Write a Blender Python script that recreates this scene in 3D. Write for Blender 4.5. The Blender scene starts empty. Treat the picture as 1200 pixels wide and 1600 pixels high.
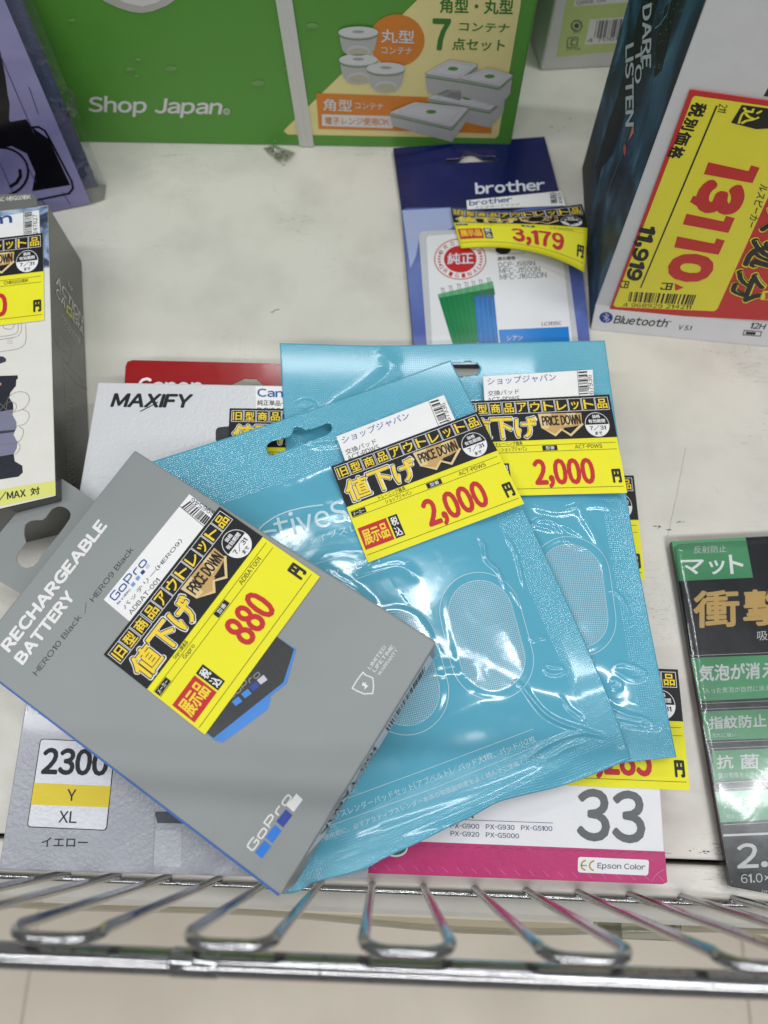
import bpy, math, random
import numpy as np
from mathutils import Vector, Matrix
from mathutils.geometry import tessellate_polygon
random.seed(7)
sc = bpy.context.scene
COL = sc.collection

# ------------------------------------------------------------ camera (shelf top is z = 0, metres)
F = 1200.0; H = 0.36
def nrm(v): v = np.array(v, float); return v/np.linalg.norm(v)
DN = nrm((10, 410, F))                       # straight down, in camera axes (right, down, forward)
_m = np.cross((-600, 503, F), (600, 548, F))
AX = nrm(np.cross(_m, DN)); AX = AX if AX[0] > 0 else -AX
AZ = -DN; AY = np.cross(AZ, AX)
AX_ = AX; RW = np.array([AX, AY, AZ])        # rows: world axes in camera coordinates
cam_data = bpy.data.cameras.new('camera'); cam = bpy.data.objects.new('camera', cam_data); COL.objects.link(cam)
cam_data.sensor_fit = 'VERTICAL'; cam_data.sensor_height = 36; cam_data.sensor_width = 27
cam_data.lens = F/1600*36; cam_data.clip_start = 0.01; cam_data.clip_end = 50
r = RW @ np.array([1, 0, 0]); u = RW @ np.array([0, -1, 0]); b = RW @ np.array([0, 0, -1])
cam.matrix_world = Matrix(((r[0], u[0], b[0], 0), (r[1], u[1], b[1], 0), (r[2], u[2], b[2], H), (0, 0, 0, 1)))
cam_data.dof.use_dof = True; cam_data.dof.focus_distance = 0.325; cam_data.dof.aperture_fstop = 8.5
sc.camera = cam
C0 = np.array([0, 0, H])
def ray(x, y): return RW @ np.array([x-600, y-800, F])
def proj(p):
    q = RW.T @ (np.array(p)-C0); return (600+F*q[0]/q[2], 800+F*q[1]/q[2])
def at(x, y, z=0.0):
    d = ray(x, y); return C0 + d*((z-H)/d[2])

# ------------------------------------------------------------ light
sc.view_settings.view_transform = 'Standard'; sc.view_settings.look = 'None'
sc.view_settings.exposure = 0.12; sc.view_settings.gamma = 1.0
w = bpy.data.worlds.new("World"); sc.world = w; w.use_nodes = True
bg = w.node_tree.nodes['Background']; bg.inputs[0].default_value = (0.94, 0.97, 1.0, 1); bg.inputs[1].default_value = 0.185
def area(name, loc, sx, sy, e, col=(1, 1, 1), aim=(0, 0, 0)):
    L = bpy.data.lights.new(name, 'AREA'); L.shape = 'RECTANGLE'; L.size = sx; L.size_y = sy; L.energy = e; L.color = col
    o = bpy.data.objects.new(name, L); COL.objects.link(o); o.location = loc
    o.rotation_euler = (Vector(aim)-Vector(loc)).to_track_quat('-Z', 'Y').to_euler()
    return o
area('ceiling_tube', (0.15, 0.42, 1.9), 1.1, 0.05, 6.0, (0.97, 0.99, 1.0))
area('ceiling_tube', (0.0, 1.25, 1.9), 0.9, 0.05, 4.0, (0.97, 0.99, 1.0))
area('ceiling_tube', (0.92, -0.02, 1.9), 0.05, 1.1, 7.5, (0.97, 0.99, 1.0))
area('ceiling_tube', (-1.02, 0.12, 1.9), 0.05, 1.1, 7, (0.97, 0.99, 1.0))
area('ceiling_tube', (0.1, -1.1, 1.9), 2.2, 0.07, 15, (1.0, 0.99, 0.97))

# ------------------------------------------------------------ materials
_M = {}
def lin(h):
    h = h.lstrip('#'); c = [int(h[i:i+2], 16)/255 for i in (0, 2, 4)]
    return tuple(((x+.055)/1.055)**2.4 if x > .04045 else x/12.92 for x in c)
GAIN = 1.0
# finish: roughness, specular, coat, colour noise amount, bump scale, bump strength
FIN = {'paper': (.55, .35, 0, .05, 1500, .05), 'card': (.38, .45, 0, .05, 420, .10), 'gloss': (.22, .5, .25, .03, 130, .06),
       'matte': (.75, .25, 0, .06, 600, .08), 'film': (.115, .5, 0.45, .03, 0, 0), 'silver': (.28, .6, .35, .05, 620, .30),
       'plastic': (.3, .5, 0, .02, 300, .02)}
def nd(t, k, **kw):
    n = t.nodes.new(k)
    for a, v in kw.items(): setattr(n, a, v)
    return n
def mth(t, op, a, b=None, c=None):
    n = nd(t, 'ShaderNodeMath', operation=op)
    for i, x in enumerate((a, b, c)):
        if x is None: continue
        if isinstance(x, (int, float)): n.inputs[i].default_value = x
        else: t.links.new(x, n.inputs[i])
    return n.outputs[0]
def M(hexc, fin='paper', metal=0.0):
    k = (hexc, fin, metal)
    if k in _M: return _M[k]
    ro, sp, coat, cn, bs, bst = FIN[fin]
    m = bpy.data.materials.new('%s_%s' % (fin, hexc.strip('#'))); m.use_nodes = True; t = m.node_tree
    p = t.nodes['Principled BSDF']; c = lin(hexc)
    p.inputs['Roughness'].default_value = ro; p.inputs['Specular IOR Level'].default_value = sp
    p.inputs['Metallic'].default_value = metal; p.inputs['Coat Weight'].default_value = coat; p.inputs['Coat Roughness'].default_value = .08
    g = nd(t, 'ShaderNodeNewGeometry')
    n1 = nd(t, 'ShaderNodeTexNoise'); n1.inputs['Scale'].default_value = 90; n1.inputs['Detail'].default_value = 5
    t.links.new(g.outputs['Position'], n1.inputs['Vector'])
    f = mth(t, 'MULTIPLY_ADD', n1.outputs['Fac'], 2*cn, 1-cn)
    mx = nd(t, 'ShaderNodeVectorMath', operation='SCALE'); mx.inputs[0].default_value = c; t.links.new(f, mx.inputs['Scale'])
    t.links.new(mx.outputs[0], p.inputs['Base Color'])
    if bs:
        n2 = nd(t, 'ShaderNodeTexNoise'); n2.inputs['Scale'].default_value = bs; n2.inputs['Detail'].default_value = 3
        t.links.new(g.outputs['Position'], n2.inputs['Vector'])
        bp = nd(t, 'ShaderNodeBump'); bp.inputs['Strength'].default_value = bst; bp.inputs['Distance'].default_value = .001
        t.links.new(n2.outputs['Fac'], bp.inputs['Height']); t.links.new(bp.outputs[0], p.inputs['Normal'])
        rr = mth(t, 'MULTIPLY_ADD', n1.outputs['Fac'], .18, ro-.09); t.links.new(rr, p.inputs['Roughness'])
    elif fin == 'film': film_bump(t, p, g)
    _M[k] = m; return m
def film_bump(t, p, g):
    n1 = nd(t, 'ShaderNodeTexNoise'); n1.inputs['Scale'].default_value = 38; n1.inputs['Detail'].default_value = 2.5; n1.inputs['Distortion'].default_value = .9
    t.links.new(g.outputs['Position'], n1.inputs['Vector'])
    rid = mth(t, 'ABSOLUTE', mth(t, 'SUBTRACT', n1.outputs['Fac'], .5))
    n2 = nd(t, 'ShaderNodeTexNoise'); n2.inputs['Scale'].default_value = 110; n2.inputs['Detail'].default_value = 2
    t.links.new(g.outputs['Position'], n2.inputs['Vector'])
    at_ = nd(t, 'ShaderNodeAttribute'); at_.attribute_name = 'seal'
    # knurled heat seal: crossed ribs, only where the seal attribute is set
    uv = nd(t, 'ShaderNodeAttribute'); uv.attribute_name = 'bagco'
    sx = nd(t, 'ShaderNodeSeparateXYZ'); t.links.new(uv.outputs['Vector'], sx.inputs[0])
    a = mth(t, 'SINE', mth(t, 'MULTIPLY', mth(t, 'ADD', sx.outputs[0], sx.outputs[1]), 2*math.pi*500))
    b_ = mth(t, 'SINE', mth(t, 'MULTIPLY', mth(t, 'SUBTRACT', sx.outputs[0], sx.outputs[1]), 2*math.pi*500))
    kn = mth(t, 'MULTIPLY', mth(t, 'MULTIPLY', a, b_), at_.outputs['Fac'])
    hh = mth(t, 'MULTIPLY_ADD', rid, -.45, mth(t, 'MULTIPLY', n2.outputs['Fac'], .07))
    hh = mth(t, 'MULTIPLY', hh, mth(t, 'SUBTRACT', 1.0, mth(t, 'MULTIPLY', at_.outputs['Fac'], .6)))
    hh = mth(t, 'MULTIPLY_ADD', kn, .095, hh)
    bp = nd(t, 'ShaderNodeBump'); bp.inputs['Strength'].default_value = .55; bp.inputs['Distance'].default_value = .0012
    t.links.new(hh, bp.inputs['Height']); t.links.new(bp.outputs[0], p.inputs['Normal'])
def clear_mat(name, tint=(.97, .98, .98), rough=.06, amount=.16, bump=.35):
    if name in _M: return _M[name]
    m = bpy.data.materials.new(name); m.use_nodes = True; t = m.node_tree; t.nodes.clear()
    out = nd(t, 'ShaderNodeOutputMaterial'); mix = nd(t, 'ShaderNodeMixShader')
    tr = nd(t, 'ShaderNodeBsdfTransparent'); tr.inputs[0].default_value = (*tint, 1)
    gl = nd(t, 'ShaderNodeBsdfGlossy'); gl.inputs['Roughness'].default_value = rough
    fr = nd(t, 'ShaderNodeLayerWeight'); fr.inputs[0].default_value = .35
    f = mth(t, 'MINIMUM', mth(t, 'MULTIPLY_ADD', fr.outputs['Fresnel'], .8, amount*.4), .85)
    g = nd(t, 'ShaderNodeNewGeometry'); n = nd(t, 'ShaderNodeTexNoise'); n.inputs['Scale'].default_value = 60; n.inputs['Detail'].default_value = 3; n.inputs['Distortion'].default_value = 1.2
    t.links.new(g.outputs['Position'], n.inputs['Vector'])
    bp = nd(t, 'ShaderNodeBump'); bp.inputs['Strength'].default_value = bump; bp.inputs['Distance'].default_value = .002
    t.links.new(n.outputs['Fac'], bp.inputs['Height']); t.links.new(bp.outputs[0], gl.inputs['Normal']); t.links.new(bp.outputs[0], fr.inputs['Normal'])
    t.links.new(f, mix.inputs[0]); t.links.new(tr.outputs[0], mix.inputs[1]); t.links.new(gl.outputs[0], mix.inputs[2])
    t.links.new(mix.outputs[0], out.inputs[0]); _M[name] = m; return m
def chrome_mat():
    if 'chrome' in _M: return _M['chrome']
    m = bpy.data.materials.new('chrome'); m.use_nodes = True; t = m.node_tree; p = t.nodes['Principled BSDF']
    p.inputs['Base Color'].default_value = (.62, .62, .63, 1); p.inputs['Metallic'].default_value = 1
    g = nd(t, 'ShaderNodeNewGeometry'); n = nd(t, 'ShaderNodeTexNoise'); n.inputs['Scale'].default_value = 220; n.inputs['Detail'].default_value = 6
    t.links.new(g.outputs['Position'], n.inputs['Vector'])
    t.links.new(mth(t, 'MULTIPLY_ADD', n.outputs['Fac'], .22, .04), p.inputs['Roughness'])
    n2 = nd(t, 'ShaderNodeTexNoise'); n2.inputs['Scale'].default_value = 900; n2.inputs['Detail'].default_value = 2
    t.links.new(g.outputs['Position'], n2.inputs['Vector'])
    cr = nd(t, 'ShaderNodeValToRGB'); cr.color_ramp.elements[0].position = .30; cr.color_ramp.elements[0].color = (.12, .12, .12, 1)
    cr.color_ramp.elements[1].position = .40; cr.color_ramp.elements[1].color = (.40, .40, .41, 1)
    t.links.new(n2.outputs['Fac'], cr.inputs[0]); t.links.new(cr.outputs[0], p.inputs['Base Color'])
    _M['chrome'] = m; return m
def dirty_mat(name, base, dark, rough=.4, scale=30, scratch=.35, bump=.1):
    if name in _M: return _M[name]
    m = bpy.data.materials.new(name); m.use_nodes = True; t = m.node_tree; p = t.nodes['Principled BSDF']
    g = nd(t, 'ShaderNodeNewGeometry')
    def noise(s, d=5, dist=0.0, sc3=None):
        n = nd(t, 'ShaderNodeTexNoise'); n.inputs['Scale'].default_value = s; n.inputs['Detail'].default_value = d; n.inputs['Distortion'].default_value = dist
        if sc3:
            mp = nd(t, 'ShaderNodeMapping'); mp.inputs['Scale'].default_value = sc3; mp.inputs['Rotation'].default_value = (0, 0, .5)
            t.links.new(g.outputs['Position'], mp.inputs[0]); t.links.new(mp.outputs[0], n.inputs['Vector'])
        else: t.links.new(g.outputs['Position'], n.inputs['Vector'])
        return n.outputs['Fac']
    def ramp(v, a, b):
        r_ = nd(t, 'ShaderNodeMapRange'); r_.inputs['From Min'].default_value = a; r_.inputs['From Max'].default_value = b; t.links.new(v, r_.inputs['Value']); return r_.outputs[0]
    blot = ramp(noise(scale, 6), .45, .8)
    vein = ramp(mth(t, 'ABSOLUTE', mth(t, 'SUBTRACT', noise(scale*3, 5, 1.6), .5)), .012, .0)
    vein = mth(t, 'MULTIPLY', vein, ramp(noise(scale*.7, 3), .5, .68))
    speck = ramp(noise(scale*26, 2), .73, .78)
    scr = ramp(mth(t, 'ABSOLUTE', mth(t, 'SUBTRACT', noise(26, 3, .3, (1, 11, 1)), .5)), .006, .0)
    scr = mth(t, 'MULTIPLY', scr, ramp(noise(19, 2), .53, .62))
    tot = mth(t, 'MULTIPLY', blot, .26)
    tot = mth(t, 'MULTIPLY_ADD', vein, .5*scratch, tot); tot = mth(t, 'MULTIPLY_ADD', speck, .6*scratch, tot)
    tot = mth(t, 'MINIMUM', mth(t, 'MULTIPLY_ADD', scr, scratch, tot), 1.0)
    mx = nd(t, 'ShaderNodeMix', data_type='RGBA'); mx.inputs[6].default_value = (*lin(base), 1); mx.inputs[7].default_value = (*lin(dark), 1)
    t.links.new(tot, mx.inputs[0]); t.links.new(mx.outputs[2], p.inputs['Base Color'])
    t.links.new(mth(t, 'MULTIPLY_ADD', blot, .25, rough-.05), p.inputs['Roughness'])
    bp = nd(t, 'ShaderNodeBump'); bp.inputs['Strength'].default_value = bump; bp.inputs['Distance'].default_value = .001
    t.links.new(mth(t, 'ADD', noise(260, 3), noise(22, 3)), bp.inputs['Height']); t.links.new(bp.outputs[0], p.inputs['Normal'])
    _M[name] = m; return m
def two_tone(name, stops, scale, fin='gloss', stretch=(1, 1, 1), dist=.6, detail=6):
    if name in _M: return _M[name]
    ro, sp, coat, cn, bs, bst = FIN[fin]
    m = bpy.data.materials.new(name); m.use_nodes = True; t = m.node_tree; p = t.nodes['Principled BSDF']
    p.inputs['Roughness'].default_value = ro; p.inputs['Coat Weight'].default_value = coat
    g = nd(t, 'ShaderNodeNewGeometry'); mp = nd(t, 'ShaderNodeMapping'); mp.inputs['Scale'].default_value = stretch
    n = nd(t, 'ShaderNodeTexNoise'); n.inputs['Scale'].default_value = scale; n.inputs['Detail'].default_value = detail; n.inputs['Distortion'].default_value = dist
    t.links.new(g.outputs['Position'], mp.inputs[0]); t.links.new(mp.outputs[0], n.inputs['Vector'])
    cr = nd(t, 'ShaderNodeValToRGB'); el = cr.color_ramp.elements
    while len(el) < len(stops): el.new(.5)
    for e, (pp, c) in zip(el, stops): e.position = pp; e.color = (*lin(c), 1)
    t.links.new(n.outputs['Fac'], cr.inputs[0]); t.links.new(cr.outputs[0], p.inputs['Base Color'])
    _M[name] = m; return m

# ------------------------------------------------------------ surfaces: pixel -> (u, v), (u, v, lift) -> point
class Sheet:                                   # z = z(X, Y)
    def __init__(s, z): s.z = z if callable(z) else (lambda x, y, z=z: z+0*x)
    def uv(s, px, py):
        z = 0.03; d = ray(px, py)
        for _ in range(8):
            p = C0 + d*((z-H)/d[2]); z = float(s.z(p[0], p[1]))
        return (p[0], p[1])
    def pt(s, u, v, wv):
        u = np.asarray(u, float); v = np.asarray(v, float); return np.stack([u, v, s.z(u, v)+wv+0*u], -1)
class Plane:                                   # through O with in-plane axes U, V
    def __init__(s, O, P, Q):
        s.O = np.array(O, float); s.U = nrm(np.array(P)-s.O); q = np.array(Q)-s.O
        s.V = nrm(q-s.U*q.dot(s.U)); s.N = np.cross(s.U, s.V)
        if s.N.dot(C0-s.O) < 0: s.N = -s.N
    def uv(s, px, py):
        d = ray(px, py); k = (s.O-C0).dot(s.N)/d.dot(s.N); p = C0+d*k-s.O; return (p.dot(s.U), p.dot(s.V))
    def uv3(s, p): p = np.array(p)-s.O; return (p.dot(s.U), p.dot(s.V))
    def pt(s, u, v, wv):
        u = np.asarray(u, float)[..., None]; v = np.asarray(v, float)[..., None]
        return s.O+s.U*u+s.V*v+s.N*(np.asarray(wv, float)[..., None] if np.ndim(wv) else wv)
class Patch:                                   # control grid of (px, py, z): u, v in 0..1, b down
    def __init__(s, rows, W=.074, Hh=.048):
        s.g = np.array([[at(*c) for c in r_] for r_ in rows]); s.W = W; s.Hh = Hh
    def _e(s, u, v):
        g = s.g; n, m_ = g.shape[0], g.shape[1]
        def basis(t, k):                        # Lagrange
            xs = np.linspace(0, 1, k); t = np.asarray(t, float); out = []
            for i in range(k):
                L = np.ones_like(t)
                for j in range(k):
                    if j != i: L = L*(t-xs[j])/(xs[i]-xs[j])
                out.append(L)
            return out
        bu, bv = basis(u, m_), basis(v, n)
        return sum(bv[i][..., None]*bu[j][..., None]*g[i, j] for i in range(n) for j in range(m_))
    def pt(s, u, v, wv):
        u = np.asarray(u, float)/s.W; v = np.asarray(v, float)/s.Hh; e = 1e-3
        p = s._e(u, v); N = np.cross(s._e(u, v+e)-p, s._e(u+e, v)-p); N = N/np.linalg.norm(N, axis=-1, keepdims=True)
        return p+N*wv
class Px:                                      # pad in photo pixels
    def __init__(s, surf): s.s = surf
    def tf(s, x, y): return s.s.uv(x, y)
class Quad:                                    # pad in (a, b) of a four-cornered piece, b downwards
    def __init__(s, surf, c, px=True):
        s.s = surf; q = [surf.uv(*p) for p in c] if px else c
        A = []; B = []
        for (x, y), (X, Y) in zip(((0, 0), (1, 0), (1, 1), (0, 1)), q):
            A += [[x, y, 1, 0, 0, 0, -x*X, -y*X], [0, 0, 0, x, y, 1, -x*Y, -y*Y]]; B += [X, Y]
        s.h = np.linalg.solve(np.array(A, float), np.array(B, float)); s.q = q
    def tf(s, a, b):
        h = s.h; k = h[6]*a+h[7]*b+1; return ((h[0]*a+h[1]*b+h[2])/k, (h[3]*a+h[4]*b+h[5])/k)
class Flat:                                    # pad in metres scaled 0..1 of a Patch
    def __init__(s, surf): s.s = surf
    def tf(s, a, b): return (a*s.s.W, b*s.s.Hh)

# ------------------------------------------------------------ text outlines
_T = {}; _R = {}
def raw(ch_):
    if ch_ in _R: return _R[ch_]
    own = {'\uff11': [(0, .53), (.0, .62), (.10, .66), (.16, .73), (.26, .73), (.26, 0), (.13, 0), (.13, .53)], '\uff29': [(0, 0), (.095, 0), (.095, .72), (0, .72)], '\uff4c': [(0, 0), (.085, 0), (.085, .77), (0, .77)]}
    if ch_ in own:
        q = own[ch_]; tr = tessellate_polygon([[Vector((x, y, 0)) for x, y in q]]); _R[ch_] = (np.array(q, float)*1.0, [tuple(t_) for t_ in tr]); return _R[ch_]
    cu = bpy.data.curves.new('t', 'FONT'); cu.body = ch_; cu.size = 1; cu.resolution_u = 3; cu.dimensions = '2D'; cu.fill_mode = 'BOTH'
    ob = bpy.data.objects.new('t', cu); COL.objects.link(ob)
    me = bpy.data.meshes.new_from_object(ob.evaluated_get(bpy.context.evaluated_depsgraph_get()))
    v = np.array([x.co[:2] for x in me.vertices]).reshape(-1, 2); f = [tuple(p.vertices) for p in me.polygons]
    bpy.data.objects.remove(ob); bpy.data.curves.remove(cu); bpy.data.meshes.remove(me)
    _R[ch_] = (v, f); return _R[ch_]
_EM = [None]
def glyphs(st, gap=1.0):
    """outlines of a line of text, ink box scaled to the unit square; Latin letters are set proportionally"""
    k = (st, gap)
    if k in _T: return _T[k]
    if _EM[0] is None: _EM[0] = np.ptp(raw('\u53e3\u53e3')[0][:, 0])-np.ptp(raw('\u53e3')[0][:, 0])
    em = _EM[0]; x = 0.0; V = []; Fc = []; n = 0
    for ch_ in st:
        if ch_ == ' ': x += .30*em; continue
        lat = 33 <= ord(ch_) < 127; v, f = raw(chr(ord(ch_)+0xFEE0) if lat else ch_)
        if not len(v): x += em*.5; continue
        if lat:
            if ch_ == '-': v = v*np.array([.45, 1])
            w_ = np.ptp(v[:, 0]); q = v+np.array([x-v[:, 0].min(), 0]); x += w_+.085*em*gap
        else: q = v+np.array([x, 0]); x += em
        V.append(q); Fc += [tuple(n+i for i in p) for p in f]; n += len(q)
    V = np.concatenate(V) if V else np.zeros((0, 2))
    if len(V): V = (V-V.min(0))/(np.ptp(V, axis=0)+1e-9)
    _T[k] = (V, Fc); return _T[k]

# ------------------------------------------------------------ mesh collecting
class Ink:
    def __init__(s): s.v = []; s.f = []; s.m = []; s.mats = []; s.n = 0
    def mi(s, m):
        if m not in s.mats: s.mats.append(m)
        return s.mats.index(m)
    def add(s, vv, ff, m):
        i = s.mi(m); vv = np.asarray(vv).reshape(-1, 3); s.v.append(vv)
        for f in ff: s.f.append(tuple(s.n+k for k in f)); s.m.append(i)
        s.n += len(vv)
    def build(s, name, parent=None, smooth=False, label=None):
        me = bpy.data.meshes.new(name); vv = np.concatenate(s.v) if s.v else np.zeros((0, 3))
        if parent is not None: vv = vv-np.array(world_loc(parent))
        me.from_pydata([tuple(x) for x in vv], [], s.f); me.update()
        for m in s.mats: me.materials.append(m)
        me.polygons.foreach_set('material_index', s.m)
        if smooth: me.polygons.foreach_set('use_smooth', [True]*len(me.polygons))
        o = bpy.data.objects.new(name, me); COL.objects.link(o)
        if parent is not None: o.parent = parent
        if label: o['label'] = label
        return o
LOC = {}
def world_loc(o):
    p = Vector((0, 0, 0))
    while o is not None: p = p+o.location; o = o.parent
    return p
def thing(name, label, cat, loc, group=None):
    o = bpy.data.objects.new(name, None); COL.objects.link(o); o.location = tuple(float(x) for x in loc); o.empty_display_size = .01
    o['label'] = label; o['category'] = cat
    if group: o['group'] = group
    return o
LAY = 7e-5
def facing(pts3, faces):                       # wind faces so that they look up / to the camera
    out = []
    for f in faces:
        a, b, c = pts3[f[0]], pts3[f[1]], pts3[f[2]]
        out.append(f if np.cross(b-a, c-a).dot(C0-a) > 0 else tuple(reversed(f)))
    return out
def text3(ink, pad, st, bl, br, tl, m, off=0.0, lay=2, space=1.0, slant=0.0):
    v, f = glyphs(st, space)
    if not len(v): return
    a, b_, c = (np.array(pad.tf(*p)) for p in (bl, br, tl)); hx_, hy_ = np.linalg.norm(b_-a), np.linalg.norm(c-a)
    r_ = max(off, 0)*hy_*.75; ex, ey = (b_-a)/max(hx_, 1e-9), (c-a)/max(hy_, 1e-9)
    sx, sy = max(hx_-2*r_, hx_*.4), max(hy_-2*r_, hy_*.4); o = a+ex*(hx_-sx)/2+ey*(hy_-sy)/2
    x = v[:, 0:1]*sx+slant*hx_*(v[:, 1:2]-.5); uv = o+ex*x+ey*sy*v[:, 1:2]
    dirs = [(0, 0)] if r_ == 0 else [(math.cos(t_), math.sin(t_)) for t_ in np.linspace(0, 2*math.pi, (17 if off > .08 else 9))[:-1]]
    for i, (dx, dy) in enumerate(dirs):
        q = uv+r_*np.array([dx, dy]); P = pad.s.pt(q[:, 0], q[:, 1], lay*LAY+i*6e-6); ink.add(P, facing(P, f), m)
def text(ink, pad, st, x0, y0, x1, y1, m, off=0.0, lay=2, **k):   # box: top-left, bottom-right
    text3(ink, pad, st, (x0, y1), (x1, y1), (x0, y0), m, off, lay, **k)
def poly(ink, pad, pts, m, lay=1, holes=()):
    rings = [[pad.tf(*p) for p in pts]]+[[pad.tf(*p) for p in h] for h in holes]
    tris = tessellate_polygon([[Vector((x, y, 0)) for x, y in r_] for r_ in rings])
    q = np.array([p for r_ in rings for p in r_]); P = pad.s.pt(q[:, 0], q[:, 1], lay*LAY)
    ink.add(P, facing(P, [tuple(t_) for t_ in tris]), m)
def grid(ink, pad, c, m, lay=1, nu=10, nv=6):   # quad cut into cells so that it follows a curved sheet
    c = [np.array(p, float) for p in c]; P = []
    for j in range(nv+1):
        for i in range(nu+1):
            a, b_ = i/nu, j/nv; p = (c[0]*(1-a)+c[1]*a)*(1-b_)+(c[3]*(1-a)+c[2]*a)*b_; P.append(pad.tf(*p))
    P = np.array(P); P = pad.s.pt(P[:, 0], P[:, 1], lay*LAY)
    fs = [(j*(nu+1)+i, j*(nu+1)+i+1, (j+1)*(nu+1)+i+1, (j+1)*(nu+1)+i) for j in range(nv) for i in range(nu)]
    ink.add(P, facing(P, fs), m)
def box2(ink, pad, x0, y0, x1, y1, m, lay=1): poly(ink, pad, [(x0, y0), (x1, y0), (x1, y1), (x0, y1)], m, lay)
def stroke(ink, pad, pts, wd, m, lay=2, closed=False, seg=.004):
    q = [np.array(pad.tf(*p)) for p in pts]
    if closed: q.append(q[0])
    o = [q[0]]
    for a, b_ in zip(q, q[1:]):
        n = max(1, int(np.linalg.norm(b_-a)/seg))
        for i in range(1, n+1): o.append(a+(b_-a)*i/n)
    q = o; L = []; R_ = []
    for i, p in enumerate(q):
        if closed and i in (0, len(q)-1): d1, d2 = q[1]-q[0], q[-1]-q[-2]
        else: d1 = q[min(i+1, len(q)-1)]-q[max(i, 0) if i < len(q)-1 else i-1]; d2 = p-q[i-1] if i else d1
        n1 = d1/(np.linalg.norm(d1)+1e-12); n2 = d2/(np.linalg.norm(d2)+1e-12); t_ = n1+n2; t_ = t_/(np.linalg.norm(t_)+1e-9)
        nn = np.array([-t_[1], t_[0]]); k = wd/2/max(.5, abs(float(t_.dot(n1)))); L.append(p+nn*k); R_.append(p-nn*k)
    n = len(q); A = np.array(L+R_); P = pad.s.pt(A[:, 0], A[:, 1], lay*LAY)
    ink.add(P, facing(P, [(i, i+1, n+i+1, n+i) for i in range(n-1)]), m)
def ell(cx, cy, rx, ry, n=28, a0=0, a1=360):
    return [(cx+rx*math.cos(math.radians(a0+(a1-a0)*i/n)), cy+ry*math.sin(math.radians(a0+(a1-a0)*i/n))) for i in range(n if a1-a0 >= 360 else n+1)]
def rrect(c, r_=.12, n=4):                     # quad with rounded corners in pixel space
    c = [np.array(p, float) for p in c]; out = []
    for i in range(4):
        p, a, b_ = c[i], c[i-1], c[(i+1) % 4]; d = r_*min(np.linalg.norm(a-p), np.linalg.norm(b_-p))
        s_, e = p+(a-p)/np.linalg.norm(a-p)*d, p+(b_-p)/np.linalg.norm(b_-p)*d
        for k in range(n+1): t_ = k/n; out.append(tuple((1-t_)**2*s_+2*t_*(1-t_)*p+t_*t_*e))
    return out
def barcode(ink, pad, c, m, n=34, lay=2, seed=1, dens=.5):   # bars run from edge c0-c1 side to c3-c2 side
    rd = random.Random(seed); c = [np.array(p, float) for p in c]; x = 0; wds = []
    while len(wds) < n: wds.append(rd.choice((1, 1, 2, 3)))
    tot = sum(wds); x = 0
    for i, k in enumerate(wds):
        if i % 2 == 0:
            a, b_ = x/tot, (x+k)/tot
            poly(ink, pad, [tuple(c[0]+(c[1]-c[0])*a), tuple(c[0]+(c[1]-c[0])*b_), tuple(c[3]+(c[2]-c[3])*b_), tuple(c[3]+(c[2]-c[3])*a)], m, lay)
        x += k
def prism(surf, ring, thick, m, m_side=None, holes=(), pad=None, down=True, ink=None, sub=1):
    """slab whose top is the ring on the surface; goes straight down (world z) or along the surface normal"""
    pad = pad or Px(surf); ink = ink or Ink(); rings = [[pad.tf(*p) for p in r_] for r_ in [ring]+list(holes)]
    tris = tessellate_polygon([[Vector((x, y, 0)) for x, y in r_] for r_ in rings])
    q = np.array([p for r_ in rings for p in r_]); P = surf.pt(q[:, 0], q[:, 1], 0.0)
    D = np.array([0, 0, -thick]) if down else -surf.N*thick
    B = P+D
    ink.add(P, facing(P, [tuple(t_) for t_ in tris]), m)
    ink.add(B, [tuple(reversed(f)) for f in facing(B, [tuple(t_) for t_ in tris])], m_side or m)
    k = 0
    for ri, r_ in enumerate(rings):
        n = len(r_); area_ = sum(r_[i][0]*r_[(i+1) % n][1]-r_[(i+1) % n][0]*r_[i][1] for i in range(n))
        for i in range(n):
            j = (i+1) % n; a, b_ = P[k+i], P[k+j]; qd = np.array([a, b_, b_+D, a+D])
            ink.add(qd, [(0, 1, 2, 3)], m_side or m)
        k += n
    return ink
def weld(o, bev=0.0, seg=2):
    import bmesh
    bm = bmesh.new(); bm.from_mesh(o.data); bmesh.ops.remove_doubles(bm, verts=bm.verts, dist=2e-6)
    bmesh.ops.recalc_face_normals(bm, faces=bm.faces)
    bm.to_mesh(o.data); bm.free()
    if bev:
        md = o.modifiers.new('bevel', 'BEVEL'); md.width = bev; md.segments = seg; md.limit_method = 'ANGLE'; md.angle_limit = math.radians(40)
        md.harden_normals = False
    return o
def tube(ink, pts, rad, m, n=12, closed=False):
    pts = [np.array(p, float) for p in pts]; N = len(pts); rings = []; up = None
    for i in range(N):
        d = nrm(pts[min(i+1, N-1)]-pts[max(i-1, 0)])
        if up is None: up = nrm(np.cross(d, (0.3, .2, 1) if abs(d[2]) < .9 else (1, 0, 0)))
        up = nrm(up-d*up.dot(d)); s2 = np.cross(d, up)
        rr = rad[i] if isinstance(rad, (list, tuple)) else rad
        rings.append([pts[i]+rr*(math.cos(a)*up+math.sin(a)*s2) for a in [2*math.pi*k/n for k in range(n)]])
    V = np.array(rings).reshape(-1, 3)
    fs = [(i*n+k, i*n+(k+1) % n, (i+1)*n+(k+1) % n, (i+1)*n+k) for i in range(N-1) for k in range(n)]
    fs += [tuple(reversed(range(n))), tuple((N-1)*n+k for k in range(n))]
    ink.add(V, fs, m)
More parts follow.
